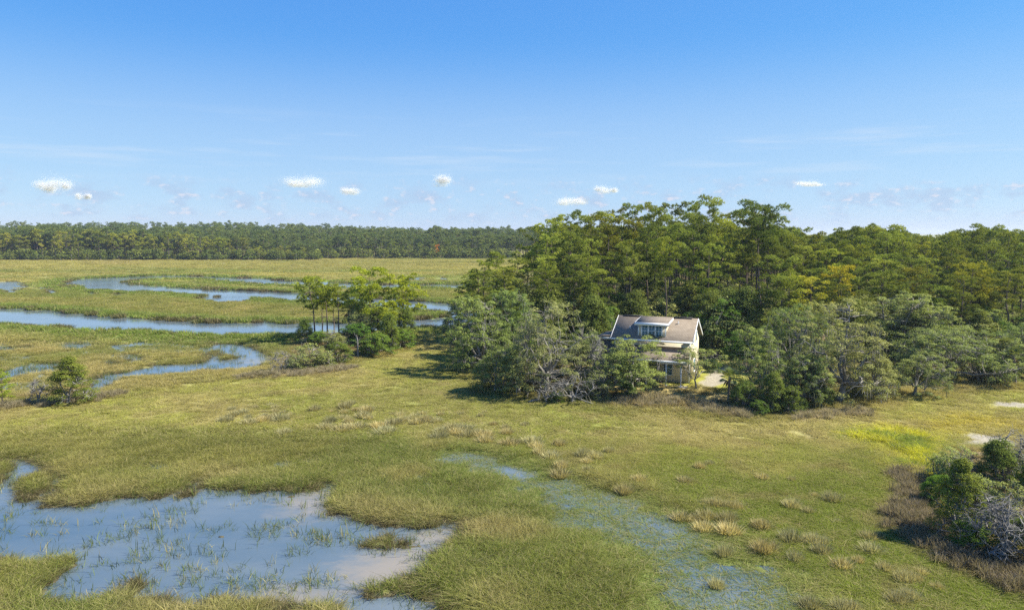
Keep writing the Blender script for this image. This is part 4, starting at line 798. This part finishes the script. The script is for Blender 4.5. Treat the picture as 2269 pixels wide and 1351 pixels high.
for nm, v, px, d, top, h0, wpx, w0, lab, colr in E: put(nm, v, px, d, top, h0, None, None, lab, 'tree', 'live oaks along the marsh edge' if nm == 'live_oak' else None, colr, wpx=wpx, w0=w0)
for v, px, d, top, h0, lab in [(CEDARS[1], 1830, 73.5, 812, 4.6, 'dark cedar standing before the big mossy oak'), (CEDARS[1], 1722, 71.5, 820, 4.6, 'dark cedar at the marsh edge right of the yard'), (CEDARS[2], 1760, 71.5, 848, 3.4, 'squat cedar between the two dark cedars'),
     (CEDARS[0], 1300, 96, 735, 4.7, 'dark cedar in the shade left of the cottage'), (CEDARS[2], 1655, 72.5, 838, 3.4, 'small dark cedar beside the front palmetto')]:
    put('cedar_tree', v, px, d, top, h0, label=lab, group='cedars at the wood edge', color=(.9, 1, .95))
for v, px, d, top, h0, lab in [(PALMS[1], 1623, 74, 820, 4.2, 'yellowish palmetto at the right end of the cottage lawn'), (PALMS[1], 1456, 80.5, 800, 4.2, 'palmetto with drooping dry fronds before the cottage porch'), (PALMS[0], 1459, 83.5, 742, 5.4, 'tall palmetto reaching the cottage eaves under the dormer'),
     (PALMS[0], 1320, 86, 748, 5.4, 'tall palmetto left of the cottage'), (PALMS[0], 1222, 83, 772, 5.4, 'palmetto with a hanging dry skirt inside the left wood'), (PALMS[0], 1812, 90, 705, 5.4, 'palmetto crown showing above the mossy oak'), (PALMS[1], 1803, 76, 790, 4.2, 'palmetto with pale fronds in front of the mossy oak'),
     (PALMS[0], 2243, 88, 752, 5.4, 'palmetto at the right end of the oak line'), (PALMS[1], 2266, 85, 775, 4.2, 'palmetto with yellow dry fronds cut by the right edge'), (PALMS[2], 1360, 90, 800, 2.3, 'low palmetto on the lawn beside the porch')]:
    put('palmetto', v, px, d, top, h0, label=lab, cat='palm', group='palmettos around the cottage')
put('dead_oak', [('trunk', DEADS[2])], 1268, 75.3, 822, 3.3, .6, None, 'bare grey dead oak with arching limbs at the marsh edge', 'tree')
put('dead_oak', [('trunk', DEADS[2])], 1215, 76, 838, 3.3, 2.4, None, 'low fallen grey oak limbs left of the dead oak', 'tree')
put('dead_oak', [('trunk', DEADS[1])], 1326, 81, 728, 4.2, 1.2, .8, 'thin bare dead tree rising beside the tall palmetto', 'tree')
for v, px, d, top, h0, lab in [(SHRUBS[0], 1235, 75.5, 868, 2.8, 'bright green bush at the foot of the dead oak'), (SHRUBS[0], 1690, 70.5, 884, 2.8, 'bright green bush spilling onto the marsh right of the rushes'), (SHRUBS[0], 1775, 72, 876, 2.8, 'green bush under the front cedars'), (SHRUBS[1], 1905, 78, 850, 3, 'grey green bush at the foot of the mossy oak'),
     (SHRUBS[1], 1085, 84, 820, 3, 'grey green bush in the shade of the left oak'), (SHRUBS[0], 2000, 84, 840, 2.8, 'dark green bush in the mouth of the oak hollow'), (SHRUBS[1], 1330, 77, 830, 3, 'scrubby bush left of the porch oak'), (SHRUBS[0], 1390, 77.5, 846, 2.8, 'leafy bush under the porch oak'), (SHRUBS[0], 2190, 87, 815, 2.8, 'green bush near the right hand palmettos'), (SHRUBS[0], 1590, 88, 800, 2.8, 'clipped looking bush behind the sandy path')]:
    put('bush', v, px, d, top, h0, label=lab, cat='bush', group='bushes along the wood edge')
LOG = MB(); LOG.tube([(-1.1, 0, .05), (-.4, .05, .1), (.4, 0, .12), (1.2, -.06, .08)], [.10, .12, .10, .05], 7); LOG.tube([(.3, 0, .12), (.6, .25, .3), (.8, .4, .5)], [.05, .035, .01], 5); LOGM = LOG.mesh('fallen_log', [DEAD_B], True)
for px, py, rz, lab in [(1668, 898, .1, 'fallen log at the left of the clearing under the cedars'), (1745, 893, -.15, 'fallen log lying between the front cedars'), (1188, 884, .7, 'grey driftwood log at the foot of the left oaks'), (1298, 889, 2.3, 'grey log beside the dead oak trunk')]:
    x, y = ground(px, py, .4); thing('fallen_log', [('log', LOGM)], (float(x), float(y), float(zat(x, y)[0])), rz, (1, 1, 1), lab, 'log', 'fallen logs at the wood edge')

# ------------------------------------------------------------------ the small pine island
I = [(ISLEP[0], 694, 119, 620, 11.2, 'tall leaning-crowned pine at the left end of the small island', (1.5, 1.45, .9)), (ISLEP[1], 722, 121, 632, 11.2, 'slim pine just right of the leftmost island pine', (1.5, 1.4, .9)), (ISLEP[1], 711, 124, 645, 11.2, 'thin pine trunk behind the left island pines', (1.3, 1.3, .9)),
     (ISLEP[1], 748, 118, 634, 11.2, 'single slim pine with a small crown mid island', (1.4, 1.3, .9)), (ISLEP[2], 818, 116, 601, 11.2, 'tallest full crowned pine of the small island', (1.55, 1.55, .9)), (ISLEP[3], 893, 117, 616, 11.2, 'wide crowned pine at the right end of the small island', (1.6, 1.6, .9)), (ISLEP[2], 797, 122, 640, 11.2, 'short pine leaning behind the tallest island pine', (1.3, 1.3, .9)),
     (ISLEP[1], 737, 126, 652, 11.2, 'sparse pine pole in the middle of the island', (1.2, 1.2, .9)), (ISLEP[2], 858, 113, 672, 11.2, 'small bright pine below the right hand island pine', (1.5, 1.5, .8))]
for v, px, d, top, h0, lab, colr in I: put('pine_tree', v, px, d, top, h0, sxy=1.18 * (at_depth(px, top, d)[2] - .6) / h0, label=lab, group='pines on the small island', color=colr)
for nm, v, px, py, top, h0, wpx, w0, lab, cat_, colr in [
     ('cedar_tree', CEDARS[1], 676, 762, 706, 4.6, 52, 3.6, 'dark rounded cedar at the left end of the small island', 'tree', (.85, 1, .8)), ('live_oak', OAKS[2], 806, 762, 678, 7.0, 105, 8.6, 'lichen grey live oak in the middle of the small island', 'tree', (1.1, 1.1, 1.15)),
     ('cedar_tree', CEDARS[1], 900, 762, 676, 4.6, 60, 3.6, 'tall dark cedar at the right end of the small island', 'tree', (.95, 1.05, .9)), ('bush', SHRUBS[0], 838, 785, 734, 2.8, 90, 4.2, 'green bush at the front right of the small island', 'bush', (1, 1, .9)),
     ('bush', SHRUBS[1], 700, 812, 770, 3.0, 95, 4.4, 'grey twiggy bush at the front of the small island', 'bush', (1, 1.05, .9)), ('cedar_tree', CEDARS[2], 752, 800, 752, 3.4, 75, 3.9, 'squat cedar at the front middle of the small island', 'tree', (1.1, 1.1, .9)),
     ('bush', SHRUBS[0], 790, 770, 715, 2.8, 85, 4.2, 'leafy bush below the grey island oak', 'bush', (.85, 1, .9)), ('cedar_tree', CEDARS[1], 862, 775, 690, 4.6, 60, 3.6, 'upright cedar beside the right hand island palmetto', 'tree', (1, 1.1, .85)),
     ('bush', SHRUBS[0], 712, 770, 732, 2.8, 60, 4.2, 'small bush among the bare pine stems of the island', 'bush', (1, 1.05, .9)), ('bush', SHRUBS[1], 742, 776, 738, 3.0, 60, 4.4, 'twiggy bush under the slim island pine', 'bush', (1.05, 1.05, 1)),
     ('bush', SHRUBS[1], 655, 818, 788, 3.0, 60, 4.4, 'low grey bush beside the bleached dead shrub', 'bush', (.9, 1, 1)), ('bush', SHRUBS[0], 885, 768, 728, 2.8, 70, 4.2, 'low green bush under the right hand cedar', 'bush', (1.1, 1.15, .9))]:
    put(nm, v, px, None, top, h0, None, None, lab, cat_, 'growth on the small island', colr, py=py, wpx=wpx, w0=w0)
for v, px, py, top, h0, lab in [(PALMS[0], 773, 752, 676, 5.4, 'dark palmetto behind the slim island pines'), (PALMS[1], 874, 770, 715, 4.2, 'palmetto with pale fronds near the right end of the island'), (PALMS[1], 842, 758, 695, 4.2, 'palmetto half hidden behind the island oak')]:
    put('palmetto', v, px, None, top, h0, label=lab, cat='palm', group='palmettos on the small island', py=py)
put('dead_shrub', [('branches', DEADS[0])], 622, None, 776, 3.1, .3, None, 'bleached bare shrub at the left tip of the small island', 'shrub', py=820)
sb = MB(); sb.tube([(0, 0, -.2), (.05, 0, 1.2), (-.05, .05, 2.4), (-.25, .05, 3.1)], [.22, .19, .15, .04], 8); sb.tube([(0, 0, 2.0), (.45, 0, 2.5), (.8, .1, 2.6)], [.08, .05, .015], 5); sb.tube([(-.05, 0, 2.3), (-.5, .1, 2.9), (-.9, .1, 3.5)], [.07, .045, .01], 5)
put('dead_snag', [('trunk', sb.mesh('snag', [DEAD_B], True))], 793, None, 738, 3.3, 0, .6, 'broken grey dead trunk at the front of the small island', 'tree', py=789)
# left edge of the view
put('cedar_tree', CEDARS[0], 156, None, 797, 4.7, 1.0, None, 'dark cedar standing alone on the left marsh bank', 'tree', color=(1, 1.05, .9), py=888, wpx=112, w0=4.4)
put('pine_tree', YPINES[0], 6, None, 826, 12.2, 2, .38, 'small yellow green tree cut off by the left edge', 'tree', color=(1.5, 1.5, .9), py=896)
put('dead_shrub', [('branches', DEADS[0])], 86, None, 838, 3.1, 2, .8, 'small bleached bare shrub beside the lone cedar', 'shrub', py=886)
# right foreground thicket
for nm, v, px, py, top, h0, wpx, w0, lab, cat_, colr in [
     ('cedar_tree', CEDARS[0], 2120, 1185, 1028, 4.7, 150, 4.4, 'green cedar at the front left of the near thicket', 'tree', (1.1, 1.1, .9)), ('cedar_tree', CEDARS[1], 2205, 1090, 968, 4.6, 115, 3.6, 'dark cedar at the back of the near thicket', 'tree', (.95, 1.0, .9)),
     ('cedar_tree', CEDARS[2], 2262, 1235, 1135, 3.4, 130, 3.9, 'dark low cedar at the right edge of the near thicket', 'tree', (.85, .95, .9)), ('bush', SHRUBS[1], 2105, 1065, 1000, 3.0, 110, 4.4, 'pale grey green bush at the back left of the near thicket', 'bush', (1.2, 1.3, 1.15)),
     ('bush', SHRUBS[0], 2150, 1210, 1150, 2.8, 90, 4.2, 'low green bush at the foot of the near cedar', 'bush', (1, 1.05, .9)), ('bush', SHRUBS[1], 2240, 1070, 995, 3.0, 110, 4.4, 'grey green bush behind the bare shrubs at right', 'bush', (1.1, 1.15, 1.1)), ('bush', SHRUBS[1], 2165, 1150, 1075, 3.0, 110, 4.4, 'grey green bush in the middle of the near thicket', 'bush', (1.15, 1.2, 1.1)), ('bush', SHRUBS[1], 2215, 1165, 1080, 3.0, 110, 4.4, 'twiggy bush behind the large bare shrub', 'bush', (1.1, 1.15, 1.1)), ('bush', SHRUBS[0], 2080, 1110, 1050, 2.8, 80, 4.2, 'leafy bush at the upper left of the near thicket', 'bush', (1.3, 1.35, .9)), ('cedar_tree', CEDARS[1], 2290, 1160, 1000, 4.6, 120, 3.6, 'tall cedar cut by the right edge behind the bare shrub', 'tree', (.9, 1, .9))]:
    put(nm, v, px, None, top, h0, None, None, lab, cat_, 'near thicket at the right', colr, py=py, wpx=wpx, w0=w0)
for px, py, top, v, h0, lab in [(2195, 1225, 1085, 1, 4.2, 'large silvery bare shrub in the near thicket'), (2240, 1235, 1110, 0, 3.1, 'bushy bleached bare shrub at the right edge'), (2248, 1080, 945, 1, 4.2, 'tall bleached bare tree above the near thicket'), (2140, 1080, 1005, 0, 3.1, 'small bare twiggy shrub beside the sand patch')]:
    put('dead_shrub', [('branches', DEADS[v])], px, None, top, h0, label=lab, cat='shrub', group='bare shrubs in the near thicket', py=py)

# ------------------------------------------------------------------ tussocks
TUSM = leaf_mat('dry_tussock_blades', (.19, .168, .080), (.62, .55, .31), .35, .10, 0)
def tussock(seed):
    r = np.random.default_rng(seed); b = MB(); nb = 420; a = r.uniform(0, 6.283, nb); rad = .42 * np.sqrt(r.uniform(0, 1, nb)); P = np.stack([rad * np.cos(a), rad * np.sin(a), np.full(nb, -.05)], -1)
    out_ = np.stack([np.cos(a), np.sin(a), 0 * a], -1); D = out_ * r.uniform(.1, .6, nb)[:, None] * (rad / .42)[:, None] + r.normal(0, .13, (nb, 3)); D[:, 2] = r.uniform(.45, .95, nb) * (1.15 - .5 * rad / .42)
    ph = r.uniform(0, 3.14, nb); b.blades(P, D, np.stack([np.cos(ph), np.sin(ph), 0 * ph], -1) * .022, 0, r.uniform(0, 1, nb)); return b.mesh('grass_tussock', [TUSM])
TUS = [tussock(500 + j) for j in range(5)]
T1 = [(140, 205, 70), (190, 175, 45), (245, 158, 55), (285, 188, 35), (285, 220, 75), (180, 135, 35), (330, 125, 30), (380, 150, 25), (425, 108, 30), (455, 125, 35), (455, 150, 35), (390, 178, 40), (380, 200, 70), (450, 185, 50), (490, 195, 80), (545, 172, 25), (510, 155, 30), (510, 288, 60), (700, 138, 50), (805, 152, 18), (890, 122, 60), (930, 100, 40), (885, 158, 40), (955, 140, 35),
    (1025, 140, 70), (800, 210, 60), (885, 190, 50), (920, 212, 50), (770, 250, 70), (870, 255, 90), (960, 240, 100), (1010, 178, 70), (1040, 195, 40), (1100, 240, 70), (1145, 275, 100), (1200, 222, 80), (1255, 205, 50), (1330, 185, 50), (1345, 215, 70), (1400, 205, 60), (1460, 208, 60), (1190, 165, 20), (1240, 175, 40), (1380, 162, 35), (1495, 168, 35), (1620, 165, 25), (1745, 175, 30), (1770, 153, 25), (1825, 228, 40),
    (1480, 310, 80), (1500, 275, 70), (1570, 250, 90), (1600, 280, 80), (1650, 260, 90), (1660, 295, 80), (1720, 285, 60), (1770, 295, 90), (1775, 330, 80), (1910, 280, 60), (1905, 250, 40), (1930, 345, 95), (2025, 230, 40), (2070, 340, 90), (2100, 370, 70), (2115, 410, 60), (2180, 430, 90), (2235, 355, 60)]
T3 = [(520, 195, 90), (510, 255, 110), (700, 105, 90), (790, 120, 90), (735, 160, 70), (905, 78, 60), (740, 235, 70), (1150, 305, 90), (1030, 385, 110), (1515, 315, 80), (1640, 205, 70), (1720, 180, 50), (1700, 500, 90), (1770, 505, 90), (1860, 515, 90), (1940, 522, 90), (1490, 590, 130), (1610, 610, 90), (1690, 600, 110), (1670, 675, 130), (1860, 620, 120), (1880, 705, 150), (2130, 680, 100), (2140, 870, 110), (1840, 885, 110), (1780, 1135, 105)]
T4 = [(50, 825, 80), (75, 965, 120), (240, 905, 110), (380, 915, 100), (435, 930, 70), (435, 980, 90), (345, 730, 55), (245, 692, 80), (270, 1025, 80), (390, 625, 40), (495, 650, 80), (735, 890, 90), (800, 885, 50), (745, 970, 100), (560, 1070, 100), (665, 1045, 60), (835, 1090, 75), (960, 1160, 90), (1030, 1160, 60), (1070, 1120, 60), (365, 1310, 110), (555, 1335, 100), (630, 1340, 90), (920, 1290, 110), (985, 1260, 80), (1010, 1275, 80), (1170, 1215, 60), (60, 515, 60), (245, 528, 40), (540, 795, 40), (945, 225, 40), (1120, 270, 30)]
def tus(L, ox, oy, sc, lab, grp):
    for cx, cy_, w in L:
        px, py, wp = ox + cx / sc, oy + cy_ / sc, w / sc; x, y = ground(px, py + wp * .12, .1); s = wp * 1.15 / F * y / .95
        g = random.uniform(.8, 1.25); thing('grass_tussock', [('blades', TUS[random.randrange(5)])], (float(x), float(y), float(zat(x, y)[0])), random.uniform(0, 6.28), (s, s, min(s, 1.0) * random.uniform(.72, 1.05)), lab, 'grass tuft', grp, (g, g, g * .95))
tus([t for t in T1 if t[0] < 600], 450, 860, 2.836, 'dry tan grass tussock on the left meadow', 'tussocks on the left meadow')
tus([t for t in T1 if 600 <= t[0] < 1420], 450, 860, 2.836, 'dry tan grass tussock on the middle meadow', 'tussocks on the middle meadow')
tus([t for t in T1 if t[0] >= 1420], 450, 860, 2.836, 'dry tan grass tussock left of the wet swale', 'tussocks beside the swale')
tus(T3, 1100, 980, 3.642, 'grey tan grass tussock right of the wet swale', 'tussocks right of the swale')
tus(T4, 1669, 880, 2.868, 'grey brown grass tussock near the right rush bed', 'tussocks near the right hand rushes')

# ------------------------------------------------------------------ far woods
def pine_far(seed, h=18.0, cf=.5, cr=3.0, nbr=9, per=13, bare=False):
    r = np.random.default_rng(seed); b = MB(); b.tube([(0, 0, -.5), (r.normal(0, .2), 0, h * .5), (r.normal(0, .4), 0, h * .97)], [.26, .19, .05], 5, 1)
    z0 = h * (1 - cf); lobe(b, r, np.array([0, 0, h - .8]), 1.1, .8, 16, 5, .8, .28, .6)
    for k in range(nbr):
        u = (k + r.uniform()) / nbr; z = z0 + (h - z0) * u * .9; L = cr * math.sqrt(max(.05, 1 - ((u - .38) / .70) ** 2)) * r.uniform(.5, 1.1) + .3; a = k * 2.4 + r.uniform(-.4, .4); p1 = np.array([math.cos(a) * L, math.sin(a) * L, z + L * .3])
        b.tube([(0, 0, z), p1 * [.5, .5, 1] - [0, 0, .15], p1], [.07, .05, .02], 3, 1)
        if bare and r.uniform() < .7: continue
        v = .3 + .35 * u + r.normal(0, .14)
        for j in range(2): lobe(b, r, p1 * [1 - .45 * j, 1 - .45 * j, 1] + r.normal(0, .3, 3), r.uniform(.8, 1.3), .75, 18, 5, .8, .28, v)
    return b.mesh('far_pine', [PINE_L, PINE_B])
def bush_far(seed, h=4.0, rr=2.4, n=26, per=14):
    r = np.random.default_rng(seed); b = MB(); b.tube([(0, 0, -.3), (.1, 0, h * .5)], [.15, .08], 4, 1)
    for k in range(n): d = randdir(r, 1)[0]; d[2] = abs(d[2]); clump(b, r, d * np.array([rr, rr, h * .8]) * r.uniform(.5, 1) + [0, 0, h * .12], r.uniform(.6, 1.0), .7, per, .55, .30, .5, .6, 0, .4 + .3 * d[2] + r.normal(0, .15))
    return b.mesh('far_bush', [CEDAR_L, GREY_B])
FP = [pine_far(600 + j, 18, (.66, .56, .78, .50, .70)[j], (3.0, 3.3, 2.8, 3.5, 3.1)[j]) for j in range(5)]; FB = [pine_far(610 + j, 18, .5, 2.4, 9, 12, True) for j in range(2)]; BF = [bush_far(620 + j) for j in range(3)]
def far_tree(mesh_, px, d, hgt, label, group, color, name='pine_tree'):
    x = at_depth(px, 560, d)[0]; s = hgt / 18.0; k = max(.62, s)
    thing(name, [('tree', mesh_)], (float(x), d, float(zat(x, d)[0])), random.uniform(0, 6.28), (k, k, s), label, 'tree', group, color)
for px in np.arange(-60, 706, 9.0):
    px = px + random.uniform(-4, 4); d = 484 + random.uniform(-6, 14); t = float(np.interp(px, [-60, 300, 420, 560, 640, 712], [513, 514, 523, 534, 548, 562])) + random.uniform(-7, 22)
    hgt = at_depth(px, t, d)[2]; g = random.uniform(.8, 1.25); bare = random.random() < (.22 if px < 430 else .06)
    yellow = random.random() < .5
    far_tree(FB[random.randrange(2)] if bare else FP[random.randrange(5)], px, d, hgt, 'half bare pine fronting the far left wood' if bare else 'leafy pine fronting the far left wood', 'bare pines of the far left wood' if bare else 'front pines of the far left wood', (1.40 * g, 1.28 * g, 1.0 * g) if yellow else (1.35 * g, 1.2 * g, 1.1 * g))
for px in np.arange(705, 1120, 10.0):
    px = px + random.uniform(-4, 4); d = 512 + random.uniform(-6, 14); t = 540 + random.uniform(-12, 12); hgt = at_depth(px, t, d)[2]; g = random.uniform(.75, 1.15)
    far_tree(FP[random.randrange(5)], px, d, hgt, 'pine fronting the far middle wood', 'front pines of the far middle wood', (g, 1.05 * g, 1.1 * g))
far_tree(FP[2], 968, 507, 9.5, 'single rusty orange tree in the far middle wood', None, (2.6, 1.0, .8), 'autumn_tree')
far_tree(FP[1], 962, 509, 10.0, 'dull green tree left of the rusty orange tree', None, (1.0, 1.0, 1.0))
# masses nobody could count
def wood(name, label, gen, n, coll, nvar):
    P = []; sc = []
    while len(P) < n:
        x, y, s, ok = gen()
        if ok: P.append((x, y)); sc.append(s)
    P = np.array(P); z = zat(P[:, 0], P[:, 1]); sc = np.array(sc); N = len(P)
    scatter(name, np.column_stack([P, z]), rng.uniform(0, 6.28, N), np.stack([np.maximum(sc, .7), np.maximum(sc, .7), sc], -1), rng.integers(0, nvar, N), np.ones((N, 3)), coll, label, 'wood')
cund = source('understory', [SHRUBS[0][1][1], CEDARS[1][1][1], SHRUBS[1][1][1]])
FARL = leaf_mat('haze_tinted_needles', (.066, .104, .028), (.250, .300, .082), .28, .16, 0)  # bluer, duller copy of the pine needles: distance haze put into their colour
FPD = []
for m0 in FP + FB[:1]:
    m1 = m0.copy(); m1.materials[0] = FARL; FPD.append(m1)
cpd = source('distant_pine', FPD); cp = source('far_pine', FP + FB[:1]); cbsh = source('far_bush', BF)
def g_left():
    px = random.uniform(-420, 700); d = 494 + 430 * random.random() ** 1.5; x = at_depth(px, 560, d)[0]
    front = float(np.interp(px, [-60, 300, 420, 560, 640, 712], [19, 19, 17, 15, 12, 9])); s = (front + (20 - front) * min(1, (d - 494) / 120)) / 18 * random.uniform(.72, 1.10) * (.86 + .28 * float(vnoise(np.array([x / 38]), np.array([d / 60]), 5)[0])); return x, d, s, True
wood('far_left_wood', 'dense far pine wood rising behind the left marsh', g_left, 2600, cpd, 6)
def g_mid():
    px = random.uniform(640, 1750); d = 522 + 650 * random.random() ** 1.6; x = at_depth(px, 560, d)[0]; s = (14 + 6.5 * min(1, (d - 522) / 150)) / 18 * random.uniform(.72, 1.12) * (.86 + .28 * float(vnoise(np.array([x / 38]), np.array([d / 60]), 6)[0])); return x, d, s, not (px < 720 and d < 560)
wood('far_middle_wood', 'dense far pine wood closing off the middle of the marsh', g_mid, 2600, cpd, 6)
def g_right():
    d = random.uniform(156, 520); px = random.uniform(1195, 2900); x = at_depth(px, 560, d)[0]; top = sil(px) + 8; hmax = at_depth(px, max(top, 512), d)[2]; s = min(20.5, max(8, hmax)) / 18 * random.uniform(.84, 1.0); return x, d, s, not (px < 1290 and d > 240)
wood('right_hand_wood', 'continuous pine wood stretching back behind the cottage stand', g_right, 1900, cp, 6)
def g_under():
    px = random.uniform(-420, 1130); d = (474 if px < 705 else 503) + 26 * random.random(); x = at_depth(px, 560, d)[0]; return x, d, random.uniform(.6, 2.1), True
wood('far_wood_undergrowth', 'dark palmetto and bush fringe at the foot of the far woods', g_under, 620, cbsh, 3)
def g_under2():
    px = random.uniform(1060, 2600); d = random.uniform(97, 165); x = at_depth(px, 560, d)[0]; hmax = at_depth(px, sil(px) + 55, d)[2]; s = min(hmax / 3.2, random.uniform(.8, 2.2)); return x, d, s, s > .2 and not (1330 < px < 1660 and d < 99) and not ((1662 < px < 1712 or 1455 < px < 1500) and d < 122) and px > 1060 + (d - 97) * .8
wood('woodland_undergrowth', 'dark bushes filling the floor of the pine stand', g_under2, 620, cund, 3)

# ------------------------------------------------------------------ clouds: loose masses of droplets far off over the horizon
m_, t_ = mat('cloud_droplets'); n = NT(t_); n.leaf((.86, .86, .87, 1), .5, (1, 1, 1, 1)); CLD = m_
CLABEL = ['largest rounded white cloud low at the far left', 'small bright cloud tucked under the largest left cloud', 'wide bright white cloud left of the view centre', 'compact puffy white cloud near the view centre', 'small white cloud below the wide bright cloud', 'oval white cloud resting over the left shoulder of the pines', 'small oval cloud above the pine stand', 'thin flat cloud high above the right hand pines']
for j, (px, py, wa, wh) in enumerate([(122, 411, 40, 17), (182, 434, 17, 8), (676, 403, 42, 13), (977, 401, 23, 12), (776, 425, 21, 8), (1270, 445, 34, 10), (1345, 420, 26, 9), (1797, 407, 32, 6)]):
    r = np.random.default_rng(700 + j); D0 = 7000.0; x, y, z = at_depth(px, py, D0); k = D0 / F; b = MB(); n_ = int(1500 + wa * wh * 21)
    cen = np.stack([r.uniform(-.8, .8, 9), r.uniform(-.5, .5, 9), r.uniform(-.45, .35, 9)], -1); cen[:, 2] *= 1 - .5 * np.abs(cen[:, 0]); rad = r.uniform(.28, .62, 9) * (1.05 - .5 * np.abs(cen[:, 0]))
    w_ = r.integers(0, 9, n_); P = cen[w_] + r.normal(0, 1, (n_, 3)) * (rad[w_] * .60)[:, None]; P[:, 2] = np.where(P[:, 2] < -.62, -.62 + .15 * (P[:, 2] + .62), P[:, 2])
    P = P * np.array([wa * k, wa * k * .7, wh * k * 1.5]); nn = randdir(r, n_); a = norm(np.cross(nn, r.normal(0, 1, (n_, 3)))); s_ = (.46 * k * r.uniform(.5, 1.3, n_))[:, None]; b.leaves(P, a * s_, np.cross(nn, a) * s_ * .8)
    thing('cloud', [('cloud', b.mesh('cloud', [CLD]))], (float(x), float(y), float(z)), 0, (1, 1, 1), CLABEL[j], 'cloud', 'small white clouds along the horizon')

# look-alikes are told apart by their place along the row
bylab = {}
for o in COL.objects:
    if o.parent is None and o.get('label') and o.get('group'): bylab.setdefault(o['label'], []).append(o)
for lab, L_ in bylab.items():
    if len(L_) > 1:
        L_.sort(key=lambda o: project(o.location[0], o.location[1], o.location[2])[0])
        for k, o in enumerate(L_, 1):
            sfx = 'th' if 10 < k % 100 < 14 else {1: 'st', 2: 'nd', 3: 'rd'}.get(k % 10, 'th'); o['label'] = '%s, %d%s of %d from the left' % (lab, k, sfx, len(L_))

# ------------------------------------------------------------------ thin summer haze
hb = MB(); hb.box(-24000, 24000, -60, 9400, -3, 42)
m_, t_ = mat('thin_haze'); n = NT(t_); pv = n.n('ShaderNodeVolumePrincipled'); pv.inputs['Density'].default_value = 0.00013; pv.inputs['Color'].default_value = (.80, .88, 1, 1); pv.inputs['Anisotropy'].default_value = .2
o_ = n.n('ShaderNodeOutputMaterial'); t_.links.new(pv.outputs[0], o_.inputs['Volume'])
tag(obj('haze', hb.mesh('haze', [m_])), 'thin pale haze over the whole marsh', 'haze', kind='stuff')
